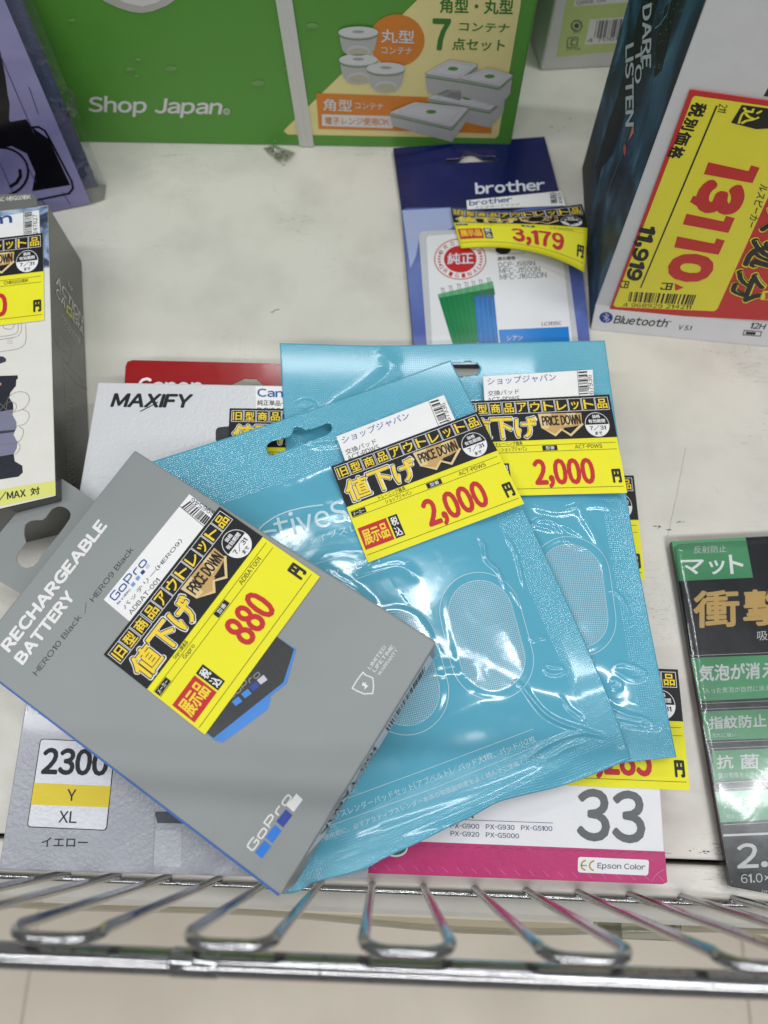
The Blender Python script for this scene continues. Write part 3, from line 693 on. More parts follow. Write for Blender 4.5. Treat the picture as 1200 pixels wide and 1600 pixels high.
# ================================================================ PALE BOX WITH BARCODE, back right
C1 = at(844, 111); C2 = at(958, 104.5); C3 = at(831, 73); C2 = C1+(C2-C1)*1.7
wb = thing('white_box', 'pale carton with lime barcode panel standing behind the others', 'box', (C1+C2)/2)
dp = C3-C1; dp = dp*2.5
ink = Ink(); v = np.array([C1, C2, C1+dp, C2+dp]); v = np.concatenate([v, v+np.array([0, .004, .22])])
ink.add(v, [(0, 2, 3, 1), (4, 5, 7, 6), (0, 1, 5, 4), (2, 6, 7, 3), (0, 4, 6, 2), (1, 3, 7, 5)], M('#c9c9c8', 'card')); weld(ink.build('carton', wb), .0012)
wp_ = Px(Plane(C1, C2, C1+np.array([0, .004, .22]))); ink = Ink(); LM = M('#b4c47c', 'card'); DG2 = M('#4d4c56', 'card')
poly(ink, wp_, [(886, -6), (1010, -12), (985, 78), (869, 89)], LM, 1); ink.build('lime_panel', wb)
ink = Ink(); poly(ink, wp_, [(922, 30), (1000, 24), (993, 65), (913, 70)], M('#d5d4d2', 'card'), 2)
barcode(ink, wp_, [(933, 32), (1000, 27), (995, 55), (928, 59)], DG2, 40, 3, 6); text3(ink, wp_, '4 7061182', (917, 66), (990, 61), (918, 60), DG2, 0, 3); ink.build('barcode_label', wb)
ink = Ink(); stroke(ink, wp_, ell(901, 40, 8, 8), .0008, DG2, 2, closed=True); poly(ink, wp_, ell(901, 40, 4, 4), DG2, 2); stroke(ink, wp_, rrect([(887, 59), (903, 58), (901, 73), (886, 75)], .2), .0006, DG2, 2, closed=True)
stroke(ink, wp_, [(899, 62), (893, 62), (892, 70), (898, 70)], .0007, DG2, 2)
text3(ink, wp_, '紙マーク', (896, 53), (908, 52), (896, 49), DG2, 0, 2); text3(ink, wp_, 'プラ 外箱', (884, 80), (906, 78), (885, 76), DG2, 0, 2)
poly(ink, wp_, [(898, 0), (1000, -8), (998, 2), (896, 10)], M('#d5d4d2', 'card'), 2); text3(ink, wp_, 'QBBE 0A', (900, 8), (946, 4), (901, 1), DG2, 0, 3)
ink.build('printed_marks', wb)

# ================================================================ PURPLE PACK, top left
PB = at(142, 318, .001); PL = at(-70, 361, .001)
zt_ = .150; PT = at(7, 0, zt_)
for k in range(40):                                # height where the leaning card's right edge reaches the top of the frame
    zt_ = .10+.004*k; PT = at(7, 0, zt_)
    if PT[1]-PB[1] < .035+.0*k: break
pp = thing('camera_grip_pack', 'purple printed pack in clear film leaning at the top left', 'package', PB+(PL-PB)*.4)
pl_ = Plane(PB, PL, PB+(PT-PB)*1.0); pu = Px(pl_)
PUR = two_tone('lilac_wood_print', [(.25, '#65628c'), (.5, '#8683ac'), (.75, '#a39fc0')], 16, 'gloss', (.35, 1, 1), .5, 6)
TOPV = (PT-PB)*1.35
def leaning(ob, o3, w3, m, th, name, parent, nrm_off=0.0):
    ink = Ink(); N = pl_.N; v = np.array([o3, o3+w3, o3+w3+TOPV, o3+TOPV])+N*nrm_off; v = np.concatenate([v, v-N*th])
    ink.add(v, [(0, 1, 2, 3), (7, 6, 5, 4), (0, 4, 5, 1), (1, 5, 6, 2), (2, 6, 7, 3), (3, 7, 4, 0)], m); o = ink.build(name, parent); weld(o); return o
WV = (PL-PB)*1.0
leaning(None, PB, WV, PUR, .0012, 'front_card', pp)
BK2 = at(153, 291, .001); off2 = BK2-PB
leaning(None, BK2, WV, two_tone('grey_blue_print', [(.3, '#4e5a7a'), (.6, '#646c98'), (.8, '#8a90b0')], 14, 'gloss'), .0012, 'rear_card', pp)
fm = clear_mat('clear_film', (.93, .94, .95), .05, .22, .35)
ink = Ink(); E1 = at(166, 289, .001); E2 = at(163, 311, .001); 
v = np.array([PB, E2, E2+TOPV*1.02, PB+TOPV]); ink.add(v, facing(v, [(0, 1, 2, 3)]), fm)
v = np.array([E2, E1, E1+TOPV*1.04, E2+TOPV*1.02]); ink.add(v, facing(v, [(0, 1, 2, 3)]), fm)
v = np.array([BK2, E1, E1+TOPV*1.04, BK2+TOPV*1.02])+pl_.N*.0006; ink.add(v, facing(v, [(0, 1, 2, 3)]), fm)
ink.build('clear_sleeve', pp)
ink = Ink(); PD = M('#0b0b12', 'gloss'); 
poly(ink, pu, [(-60, 90), (0, 78), (8, 118), (12, 148), (15, 162), (14, 185), (21, 205), (20, 221), (0, 219), (-60, 225)], PD, 2)
poly(ink, pu, [(12, 191), (41, 186), (49, 198), (76, 217), (110, 289), (50, 299), (55, 270), (42, 240), (18, 228), (-60, 245), (-60, 208), (18, 205)], PD, 1)
stroke(ink, pu, [(47, 199), (60, 198), (70, 204), (76, 214), (112, 283), (114, 294), (108, 302), (55, 313), (-20, 322)], .0011, PD, 3)
stroke(ink, pu, ell(0, 268, 44, 38, 20, -100, 110), .0012, PD, 3); stroke(ink, pu, [(31, 264), (32, 275), (26, 285), (15, 292)], .0016, PD, 3)
DL = M('#3c3a66', 'gloss')
for a, b_ in (((0, 85), (53, 208)), ((0, 255), (20, 300)), ((36, 245), (56, 285)), ((45, 135), (60, 178)), ((62, 308), (70, 320)), ((98, 300), (110, 320))): stroke(ink, pu, [a, b_], .0004, DL, 3)
ink.build('camera_picture', pp)
# clear round sticker between film and green box
ink = Ink(); q2 = Plane(E1, BK2, E1+TOPV); qx = Px(q2); ring = ell(107, 160, 15, 21, 24); inr = ell(104, 158, 10, 15, 24)
poly(ink, qx, ring, clear_mat('ring_film', (.72, .76, .74), .25, .5, .1), 8, holes=[inr]); ink.build('round_seal', pp)

# ================================================================ ACTION-CAMERA GRIP BOX (left, lying flat)
ZA = .045; sa = Sheet(ZA); pa = Px(sa)
ab = thing('camera_grip_box', 'white and charcoal carton with action camera drawing, cut off by the left edge', 'box', at(20, 560, 0))
CH = two_tone('charcoal_card', [(.3, '#363733'), (.7, '#454641')], 30, 'gloss')
WC = M('#e2e0d9', 'card')
ring = [(75, 320), (87, 775), (-150, 830), (-160, 345)]
weld(prism(sa, ring, ZA-.0005, WC, CH).build('carton', ab), .0006)
weld(prism(Sheet(ZA+.0002), [(-60, 306), (46, 302), (53, 304), (57, 309), (58.5, 323), (-60, 336)], .0006, M('#6f706b', 'card')).build('hang_tab', ab))
ink = Ink(); tp = Px(Sheet(ZA+.0002)); text3(ink, tp, 'AC-MBGG01BK', (-3, 315.5), (48, 311), (-3, 309), WHT, .01, 2); ink.build('tab_text', ab)
ink = Ink()
PH = two_tone('bike_photo', [(.3, '#1c2330'), (.45, '#3f4c68'), (.55, '#8fa3c4'), (.7, '#b9c8de')], 55, 'card', (1, 1, 1), 1.5, 5)
poly(ink, pa, [(-150, 345), (74.5, 322), (77, 418), (-150, 440)], PH, 1); ink.build('photo_print', ab)
ink = Ink(); poly(ink, pa, [(-60, 774), (86.5, 751), (87, 773), (-60, 803)], M('#dfe07a', 'card'), 1)
text3(ink, pa, '/MAX', (-2, 784), (41, 777), (-3, 770), INKB, .03, 3); text3(ink, pa, '対', (48, 775), (63, 772), (47, 763), INKB, .03, 3); ink.build('compatibility_strip', ab)
ink = Ink(); HD = M('#22242f', 'card'); HG = M('#7d7d96', 'card'); HS = M('#3a3b4d', 'card')
def z7(x, y): return (x/3.807, 540+y/3.807)
poly(ink, pa, [z7(*p) for p in ((-120, 185), (105, 177), (107, 195), (97, 205), (95, 240), (62, 280), (55, 310), (78, 345), (80, 380), (0, 392), (-120, 400))], HD, 1)
poly(ink, pa, [z7(*p) for p in ((-120, 400), (80, 380), (74, 410), (98, 455), (98, 490), (80, 530), (104, 575), (100, 610), (82, 645), (-120, 680))], HG, 1)
poly(ink, pa, [z7(*p) for p in ((-120, 680), (82, 645), (88, 688), (133, 715), (136, 755), (110, 780), (-120, 815))], HD, 1)
poly(ink, pa, [z7(*p) for p in ((-120, 520), (92, 500), (84, 515), (-120, 540))], HS, 2); poly(ink, pa, [z7(*p) for p in ((-40, 60), (20, 66), (36, 78), (36, 95), (10, 105), (-40, 120))], HS, 2)
poly(ink, pa, [z7(*p) for p in ((-40, 225), (10, 222), (10, 238), (-40, 240))], M('#b98080', 'card'), 3)
ink.build('handle_picture', ab)
ink = Ink(); LN = M('#8e8c86', 'card'); w_ = .00018
for L in (smooth_line([(0, 390), (40, 340), (60, 300), (110, 276), (160, 285), (175, 325), (150, 370), (100, 392), (60, 397), (0, 345)]),
          smooth_line([(130, 378), (165, 395), (175, 425), (150, 465), (100, 480), (0, 505)]), smooth_line([(115, 482), (140, 505), (130, 550), (100, 575), (0, 590)]),
          smooth_line([(105, 572), (120, 600), (110, 630), (90, 650)]), smooth_line([(40, 380), (45, 345), (75, 335), (98, 355), (92, 385), (60, 395)])):
    stroke(ink, pa, [z7(*p) for p in L], w_, LN, 4)
def z6(x, y): return (x/5.52, 290+y/5.52)
for L in ([(0, 1330), (120, 1310), (165, 1290), (185, 1250), (185, 1190)], [(0, 1435), (150, 1410), (205, 1380), (225, 1330), (222, 1190)], [(0, 1305), (100, 1290), (150, 1265), (160, 1190)], [(25, 1190), (30, 1225), (70, 1240), (110, 1230), (130, 1190)]):
    stroke(ink, pa, [z6(*p) for p in smooth_line(L)], w_, LN, 4)
for i in range(3):
    for j in range(3): poly(ink, pa, ell(*z6(70+17*i, 1327+17*j), .6, .6, 6), LN, 4)
ink.build('line_drawing', ab)
# side print
P0 = at(75, 320, ZA); P1 = at(87, 775, ZA); sp_ = Plane(P1, P0, P1-np.array([0, 0, ZA])); ps = Px(sp_); ink = Ink(); WS = M('#d9d8d2', 'card')
text3(ink, ps, 'ACTION', (86.5, 443), (128.5, 508), (88, 429), WS, .03, 2); 
text3(ink, ps, 'CA', (87, 461), (101.5, 483.5), (88, 448), WS, .03, 2); text3(ink, ps, 'ERA', (113, 500), (129.5, 526), (113.8, 487), WS, .03, 2)
stroke(ink, ps, [(104, 487), (104.6, 478), (111, 484), (111.5, 496)], .0014, M('#c9cc3a', 'card'), 2, closed=True)
text3(ink, ps, 'for', (105, 448), (113, 458), (105.6, 439), WS, .02, 2)
text3(ink, ps, 'アクションカメラ用', (95.5, 496), (124, 536), (96, 490), WS, 0, 2); text3(ink, ps, 'ハンドグリップ', (100, 509), (123, 541), (100.4, 504), WS, 0, 2)
LD = M('#8d8c85', 'card')
for L in ([(86, 511), (86, 531), (92, 541), (112, 558), (113, 545), (86, 511)], [(86, 530), (91, 540), (92, 525), (86, 515)], [(97, 562), (108, 570), (112, 556)], [(98, 560), (100, 575), (118, 598), (136, 608), (134, 600), (115, 580), (98, 560)], [(100, 575), (104, 700), (108, 755)]): stroke(ink, ps, L, .0002, LD, 2)
for k in range(16):
    y = 620+k*8.2; stroke(ink, ps, smooth_line([(104, y), (112, y+1), (116, y+9), (106, y+14)], 3), .0002, LD, 2)
ink.build('side_print', ab)
ink = Ink(); LT = Px(sa); cs = [(-60, 349), (61, 328), (62.5, 368), (-60, 388)]
so = prism(Sheet(ZA+.0003), cs, .0002, PAPW).build('product_sticker', ab); st_ = Px(Sheet(ZA+.0003)); ink = Ink()
text3(ink, st_, 'm', (-14, 352), (19.5, 348), (-15, 340), M('#27468f', 'paper'), .06, 2); stroke(ink, st_, [(37, 332), (38, 371)], .00025, INKB, 2)
barcode(ink, st_, [(38.5, 333), (39.5, 370), (50, 368), (50, 331)], INKB, 40, 2, 9); text3(ink, st_, '247627', (59, 366), (58, 335), (52, 367), INKB, 0, 2); ink.build('printed_text', so)
price_tag(ab, Sheet(ZA+.0007), [(-154, 390), (67, 364), (69, 500), (-152, 526)], '4,980', l1='ハンドグリップ', l2='カメラ用品', code='CMBGG01BK', pbox=(.30, .635, .745, .935))

# ================================================================ BLUE INK PACK, upper right of centre
ZB = .004; sbk = Sheet(ZB); pb = Px(sbk); def_ = None
bb = thing('ink_pouch', 'blue and lilac hanging ink pack with peg hole and red round stamp', 'ink pack', at(780, 400, 0))
def zb_(x, y): return (600+x/3.529, 210+y/3.529)
hole = [zb_(*p) for p in ((335, 150), (350, 159), (485, 152), (620, 146), (636, 135), (620, 123), (548, 122), (522, 110), (505, 98), (475, 93), (445, 101), (428, 120), (415, 133), (345, 139))]
NAVY = two_tone('navy_film', [(.3, '#081148'), (.7, '#0e195c')], 25, 'gloss')
LIL = two_tone('lilac_film', [(.3, '#4e5da6'), (.55, '#5f6fb4'), (.75, '#8594c8')], 18, 'gloss')
LILP = M('#a3b0d8', 'gloss'); 
outline = [(614, 231), (851, 213), (873, 296), (911, 425), (926, 570), (648, 570), (627, 326)]
ink = prism(sbk, outline, .0035, NAVY, NAVY, holes=[hole]); ob_ = weld(ink.build('pouch', bb), .0004)
ink = Ink()
poly(ink, pb, [(627.5, 328), (636, 325), (705, 324), (760, 330), (800, 330), (876, 310), (911, 427), (925.5, 568), (649, 568)], LIL, 1)
poly(ink, pb, [(628.5, 329), (705, 325), (740, 330), (700, 360), (670, 362), (655, 372), (650, 400), (641, 420)], LILP, 2)
poly(ink, pb, rrect([(654, 362), (880, 352), (908, 568), (669, 570)], .05), M('#c4c6cd', 'gloss'), 3); ink.build('colour_film', bb)
WBR = M('#e6e6ea', 'gloss'); ca = Ink(); poly(ca, pb, rrect([(666, 369), (874, 356), (898, 568), (677, 570)], .03), WBR, 4); ca.build('white_card', bb)
ink = Ink(); WL = M('#dfe2f0', 'gloss'); 
text3(ink, pb, 'brother', (743, 304), (852, 297.5), (742, 286), WL, .045, 3)
RS = M('#c0262e', 'gloss'); cx, cy = 719, 405.5
stroke(ink, pb, ell(cx, cy, 40, 31.5, 40), .0005, RS, 6, closed=True); poly(ink, pb, ell(cx, cy, 25.5, 21), RS, 6); text3(ink, pb, '純正', (699, 414.5), (740, 413), (699, 396.5), WL, .02, 8)
def arc_text(st, a0, a1, rx, ry, sz, flip, mat):
    for i, c_ in enumerate(st):
        if c_ == ' ': continue
        a = math.radians(a0+(a1-a0)*i/(len(st)-1)); p = np.array([cx+rx*math.cos(a), cy+ry*math.sin(a)]); t_ = nrm((-rx*math.sin(a), ry*math.cos(a)))*(-1 if flip else 1); n_ = np.array([t_[1], -t_[0]])
        text3(ink, pb, c_, tuple(p-t_*sz*.42-n_*sz*.5), tuple(p+t_*sz*.42-n_*sz*.5), tuple(p-t_*sz*.42+n_*sz*.5), mat, .02, 6)
arc_text('BROTHER', 205, 335, 33, 26, 6.5, False, RS); arc_text('ORIGINAL', 152, 28, 33, 26, 6.5, True, RS)
for sgn in (-1, 1):
    for k in range(5): 
        a = math.radians(180 if sgn < 0 else 0)+(k-2)*.17; x, y = cx+33*math.cos(a), cy+26*math.sin(a); poly(ink, pb, ell(x, y, 2.6, 1.2, 8), RS, 6)
text3(ink, pb, '適合機種', (777, 408), (805, 406.5), (777, 402), INKB, .01, 6)
for s_, a, b_, c in (('DCP-J988N', (779, 419), (836, 415.5), (778.5, 411)), ('MFC-J1500N', (780, 428.5), (844, 425), (779.5, 420)), ('MFC-J1605DN', (781, 438), (854, 434), (780.5, 429.5))): text3(ink, pb, s_, a, b_, c, M('#55565c', 'gloss'), 0, 6)
stroke(ink, pb, [(775, 398.5), (821, 396)], .0002, INKB, 6); poly(ink, pb, ell(786, 391, 12, 7), INKB, 6)
text3(ink, pb, 'LC3135C', (846, 509.5), (877, 508), (846, 504), INKB, .012, 6)
poly(ink, pb, [(779, 516), (888, 511), (893, 568), (785, 570)], M('#1f7fd2', 'gloss'), 6); text3(ink, pb, 'シアン', (792, 533), (817, 532), (791, 526), WL, .015, 8)
ink.build('printed_text', bb)
ink = Ink(); NG = two_tone('green_cover', [(.3, '#0f6a40'), (.7, '#1c8a50')], 30, 'gloss'); NB = two_tone('blue_cover', [(.3, '#1a5da8'), (.7, '#2b80cc')], 30, 'gloss'); WR = M('#5b6468', 'gloss')
poly(ink, pb, [zb_(*p) for p in ((297, 890), (600, 818), (612, 880), (500, 1200), (400, 1230))], NG, 6); poly(ink, pb, [zb_(*p) for p in ((296, 884), (600, 812), (601, 850), (300, 905))], M('#5fae7a', 'gloss'), 7)
poly(ink, pb, [zb_(*p) for p in ((497, 895), (606, 885), (640, 1240), (528, 1240))], NB, 8)
for x, y in ((322, 880), (365, 868), (410, 858), (452, 848), (490, 842), (530, 835), (575, 826)): 
    for d in (-6, 6): stroke(ink, pb, [zb_(x+d-6, y-28), zb_(x+d+2, y-30), zb_(x+d+10, y+30)], .00022, WR, 9)
for x in (535, 580):
    for d in (-5, 6): stroke(ink, pb, [zb_(x+d, 860), zb_(x+d+2, 915)], .00025, WR, 9)
NG2 = M('#2f9a62', 'gloss'); NB2 = M('#4a98d6', 'gloss')
for k in range(6):
    a_ = 325+k*28; stroke(ink, pb, [zb_(a_, 900-k*6), zb_(a_+78-k*6, 1210)], .00022, NG2, 8)
for k in range(4): stroke(ink, pb, [zb_(515+k*26, 905), zb_(543+k*28, 1230)], .00022, NB2, 9)
ink.build('notebook_picture', bb)
slb = prism(Sheet(ZB+.0008), [(729, 313), (876, 298.5), (884, 321), (730, 327)], .0002, PAPW).build('product_sticker', bb); ink = Ink(); s2 = Px(Sheet(ZB+.0008))
text3(ink, s2, 'brother', (733, 322), (800, 315.5), (733, 313.5), M('#2a4a94', 'paper'), .04, 2); barcode(ink, s2, [(859, 302), (861, 319), (871, 318), (869, 301)], INKB, 22, 2, 3)
text3(ink, s2, '4189', (880, 318), (876, 301), (874, 319), INKB, 0, 2); text3(ink, s2, 'インクカートリッジ', (742, 327), (812, 321), (742, 323), INKB, 0, 2); ink.build('printed_text', slb)
cur = Patch([[(704, 324, .007), (772, 331, .011), (838, 328, .018), (909, 319, .019)],
             [(708, 344, .007), (775, 346, .013), (846, 347, .020), (917, 349, .024)],
             [(712, 358, .007), (780, 357, .013), (850, 363, .020), (917, 375, .023)],
             [(720, 388, .006), (786, 387, .010), (852, 399, .014), (913, 426, .016)]])
ft = Flat(cur); ink = Ink(); grid(ink, ft, [(0, 0), (1, 0), (1, 1), (0, 1)], YEL, 0, 24, 16); ct = ink.build('price_tag', bb, smooth=True, label='yellow price tag curling away from the pack')
md = ct.modifiers.new('s', 'SOLIDIFY'); md.thickness = .0002; md.offset = -1
tag_print(ct, ft, '3,179', 'インクカートリッジ', 'ブラザー', 'LC3135C', curved=True, pbox=(.42, .635, .82, .935))

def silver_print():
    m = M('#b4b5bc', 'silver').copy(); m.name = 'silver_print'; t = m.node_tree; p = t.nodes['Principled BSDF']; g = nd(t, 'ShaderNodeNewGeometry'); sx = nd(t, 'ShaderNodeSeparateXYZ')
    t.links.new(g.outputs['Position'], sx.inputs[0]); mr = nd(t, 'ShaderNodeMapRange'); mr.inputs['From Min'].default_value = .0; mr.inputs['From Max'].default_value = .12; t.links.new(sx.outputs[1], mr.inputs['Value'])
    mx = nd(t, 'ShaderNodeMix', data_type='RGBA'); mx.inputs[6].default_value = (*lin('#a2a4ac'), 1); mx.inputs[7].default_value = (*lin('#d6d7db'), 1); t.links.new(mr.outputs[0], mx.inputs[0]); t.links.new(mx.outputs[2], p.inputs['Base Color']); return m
# ================================================================ CANON-STYLE SILVER BOX (lower left) and red header card
ZM = .030; sm = Sheet(ZM); pm = Px(sm)
mb = thing('ink_box', 'silver-white ink carton with yellow band label, under the grey battery box', 'box', at(250, 1000, 0))
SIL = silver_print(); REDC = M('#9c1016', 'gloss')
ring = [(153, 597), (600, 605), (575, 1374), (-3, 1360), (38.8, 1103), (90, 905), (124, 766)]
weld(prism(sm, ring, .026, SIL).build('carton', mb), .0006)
zh = .0285; sh = Sheet(lambda x, y: .006+.0225*np.clip((float(at(300, 600, .02)[1])+.03-y)/.03, 0, 1)); shp = Sheet(.020)
hx = [(361, 601), (382, 591.5), (400, 592), (411, 601), (400, 612), (370, 612)]
hc = prism(shp, [(192, 640), (196, 572), (199, 565), (207, 562.5), (437, 568), (600, 572), (603, 640)], .0005, REDC, holes=[hx]).build('header_card', mb)
weld(hc, .0001); ink = Ink(); text3(ink, Px(shp), 'Canon', (213, 617), (314, 618), (218, 590), WHT, .035, 2, slant=-.03); ink.build('header_text', hc)
ink = Ink(); 
text3(ink, pm, 'MAXIFY', (174, 636), (298, 637.5), (177, 614.5), M('#141416', 'card'), .07, 2, slant=.03)
stroke(ink, pm, [(247, 628), (237, 634), (219, 643)], .0005, M('#141416', 'card'), 2)
poly(ink, pm, rrect([(337, 668), (380, 664), (380, 690), (337, 692)], .3), M('#2b2c31', 'card'), 1)
poly(ink, pm, rrect([(241, 1268), (420, 1268), (420, 1290), (246, 1286)], .02), M('#3a3e4c', 'card'), 1)
poly(ink, pm, [(243, 1296), (284, 1299), (283, 1355), (240, 1352)], M('#b4b6bd', 'silver'), 1)
stroke(ink, pm, [(242, 1262), (239, 1362)], .0003, M('#9a9ba1', 'silver'), 2)
ink.build('printed_pictures', mb)
lb = Ink(); q_ = [(63, 1154), (181, 1160), (167, 1298), (42, 1292.5)]
poly(lb, pm, rrect(q_, .05), BLK, 1); poly(lb, pm, rrect([(64.3, 1155.3), (179.6, 1161.3), (165.6, 1296.5), (43.6, 1291)], .045), WCD if False else M('#dcdde2', 'silver'), 2)
poly(lb, pm, [(53.6, 1223), (173.2, 1228.5), (169.6, 1261.5), (48.4, 1257)], M('#e0c81a', 'card'), 3); lb.build('colour_label', mb)
ink = Ink(); text3(ink, pm, '2300', (63.5, 1210), (168, 1213), (69, 1168), INKB, .055, 4, slant=.0); text3(ink, pm, 'Y', (105, 1251), (119, 1251.5), (106, 1233), INKB, .015, 5)
text3(ink, pm, 'XL', (91.5, 1285), (119.5, 1286), (93.5, 1267), INKB, .01, 4); text3(ink, pm, 'イエロー', (64.6, 1323), (136.6, 1324), (66, 1308), INKB, .015, 2); ink.build('printed_text', mb)
so = prism(Sheet(ZM+.0003), [(399, 603), (520, 606), (520, 645), (400, 643)], .0002, PAPW).build('product_sticker', mb); s2 = Px(Sheet(ZM+.0003)); ink = Ink()
text3(ink, s2, 'Canon', (402, 620), (470, 622), (402, 607), M('#2f58a6', 'paper'), .04, 2); text3(ink, s2, '純正単品インク', (402, 633.5), (466, 635), (402, 625), INKB, .01, 2); text3(ink, s2, 'PGI2300', (402, 646), (456, 647), (402, 637), INKB, 0, 2); ink.build('printed_text', so)
price_tag(mb, Sheet(ZM+.0006), [(359, 638), (580, 641), (590, 785), (352, 780)], '2,980', l1='インク', l2='インクカートリッジ', code='PGI2300')

# ================================================================ MAGENTA AND WHITE INK BOX (bottom centre)
ZE = .020; se = Sheet(ZE); pe = Px(se)
eb = thing('ink_box', 'white and magenta ink carton with large grey number 33', 'box', at(800, 1280, 0))
WE = M('#e4e4e8', 'card'); MG = M('#b81568', 'card')
ring = [(520, 980), (1014, 1015), (1032.6, 1236), (1039, 1330), (1043, 1379), (1036, 1382), (480, 1361)]
weld(prism(se, ring, ZE-.0008, WE, MG).build('carton', eb), .0006)
ink = Ink(); poly(ink, pe, [(480, 1308), (657, 1315), (1038.8, 1330.5), (1042.6, 1378.5), (1036, 1381.3), (480, 1360.5)], MG, 1); ink.build('magenta_band', eb)
ink = Ink(); PF = M('#7d0f49', 'card')
for k in range(22):
    x = 560+k*22.5; y = 1319+(x-560)*.031; stroke(ink, pe, [(x, y+2), (x+6, y-1), (x+16, y)], .00018, PF, 2)
    y = 1352+(x-560)*.040; stroke(ink, pe, [(x-4, y-3), (x+5, y+6)], .0002, M('#d3669b', 'card'), 2)
stroke(ink, pe, smooth_line([(1018, 1377), (1026, 1366), (1038, 1358)], 4), .00025, M('#d3669b', 'card'), 2)
ink.build('perforation', eb)['kind'] = 'stuff'
ink = Ink(); G3 = M('#54575b', 'card'); NV = M('#20285c', 'card')
text3(ink, pe, '33', (901, 1313.5), (1009, 1319), (901, 1231), G3, .04, 2)
text3(ink, pe, 'PX-G900   PX-G930   PX-G5100', (704, 1293.8), (863, 1298.5), (704, 1286.2), NV, .012, 2); text3(ink, pe, 'PX-G920   PX-G5000', (704, 1306), (811, 1310), (704, 1298.5), NV, .012, 2)
stroke(ink, pe, [(726, 1281), (864, 1286)], .0002, NV, 2); stroke(ink, pe, [(735, 1274), (740, 1278)], .0008, G3, 2)
ink.build('printed_text', eb)
ink = Ink(); poly(ink, pe, rrect([(903, 1338.6), (1014, 1343.5), (1012.5, 1368), (902.5, 1363)], .2), WE, 3)
text3(ink, pe, 'Epson Color', (933, 1359), (1008, 1361.5), (933.5, 1347.5), G3, .02, 4); GO = M('#a8922e', 'card')
stroke(ink, pe, ell(916, 1352, 8, 7.5, 14, 100, 265), .0006, GO, 4); stroke(ink, pe, [(908, 1352), (917, 1352.5)], .0005, GO, 4); stroke(ink, pe, ell(929, 1352.6, 8, 7.5, 14, 100, 265), .0006, GO, 4); ink.build('brand_label', eb)
ink = Ink(); poly(ink, pe, ell(618, 1325, 19, 14), WE, 3); poly(ink, pe, ell(618, 1324, 17, 12), M('#1f6e4c', 'card'), 4); ink.build('green_mark', eb)
price_tag(eb, Sheet(ZE+.0008), [(790, 1036), (1059, 1046), (1078, 1235), (798, 1224)], '1,285', l1='インク', l2='インクカートリッジ', code='ICM33', pbox=(.43, .635, .80, .935))

# tag of a buried product, peeking out from under the pouches
bt = thing('price_tag', 'black and yellow price tag peeking out above, right of the pouches', 'price tag', at(985, 830, 0))
tg = price_tag(bt, Sheet(.013), [(770, 742), (990, 743), (1008, 906), (775, 905)], '1,480', l1='インク', l2='インクカートリッジ', code='LC3111', name='paper')

# ================================================================ SCREEN PROTECTOR PACK (right edge)
ZP = .0045; spk = Sheet(ZP); pk = Px(spk)
sp2 = thing('film_pack', 'black and green screen protector pack in clear sleeve at the right edge', 'package', at(1150, 1100, 0))
BKC = M('#212226', 'gloss'); 
weld(prism(spk, [(1049, 846), (1260, 834), (1270, 1410), (1141, 1385)], .003, BKC).build('card', sp2), .0003)
GC = [two_tone('green_panel', [(.3, '#458a5f'), (.6, '#569c70'), (.8, '#84b79e')], 20, 'gloss')]*5
bands = [[(1049.5, 846.5), (1165, 840), (1176.6, 902.5), (1060, 908)], [(1081, 1028), (1240, 1022), (1250, 1088), (1093, 1095.6)], [(1096, 1112), (1240, 1106), (1245, 1152), (1104, 1157)], [(1112, 1173), (1240, 1168), (1245, 1213), (1115, 1220)], [(1118, 1237), (1240, 1232), (1245, 1278), (1126, 1285)]]
bands[1][0] = (1079.5, 1028)
for m_, c in zip(GC, bands): ink = Ink(); poly(ink, pk, c, m_, 1); ink.build('green_panel', sp2)
ink = Ink(); LNW = M('#c9cacc', 'gloss'); GY = M('#5d5e62', 'gloss')
for y, x in ((1024.5, 1078), (1099.5, 1093), (1108.5, 1095), (1160.5, 1105), (1170, 1108), (1223.5, 1116), (1233.5, 1117.5), (1289, 1128)): stroke(ink, pk, [(x+1, y), (1240, y-6)], .00016, GY if False else LNW, 2)
poly(ink, pk, [(1129.5, 1303.5), (1240, 1299), (1240, 1302.5), (1130, 1307)], LNW, 2)
text3(ink, pk, '反射防止', (1084, 865), (1135, 863), (1084, 853.5), LNW, .0, 2)
for ch_, a, b_, c in (('マ', (1064, 898), (1100, 897), (1064, 875)), ('ッ', (1108, 898), (1133, 897), (1107, 876)), ('ト', (1141, 897), (1163, 896), (1138, 867))): text3(ink, pk, ch_, a, b_, c, M('#ececec', 'gloss'), .035, 2)
GK = M('#c2a264', 'gloss'); text3(ink, pk, '衝', (1083, 982), (1156, 979), (1083, 923.5), GK, .035, 2); text3(ink, pk, '撃', (1161, 979), (1232, 976), (1161, 922), GK, .035, 2)
text3(ink, pk, '吸収', (1183, 1001), (1218, 999.5), (1183, 986), LNW, .0, 2)
text3(ink, pk, '気泡が消える', (1092, 1065.6), (1234, 1059), (1092, 1039), LNW, .035, 2); text3(ink, pk, '入った気泡が自然に消える', (1100, 1084), (1212, 1079), (1100, 1075), LNW, .0, 2)
text3(ink, pk, '指紋防止', (1108, 1140), (1198, 1136), (1107, 1119.5), LNW, .035, 2); text3(ink, pk, '汚れに強い', (1111, 1153), (1150, 1151), (1111, 1146), LNW, 0, 2)
text3(ink, pk, '抗', (1120, 1202), (1146, 1201), (1119, 1180), LNW, .03, 2); text3(ink, pk, '菌', (1156, 1202), (1186, 1201), (1156, 1178.5), LNW, .03, 2); text3(ink, pk, '菌の繁殖をふせぐ', (1123, 1216), (1186, 1213), (1122, 1208), LNW, 0, 2)
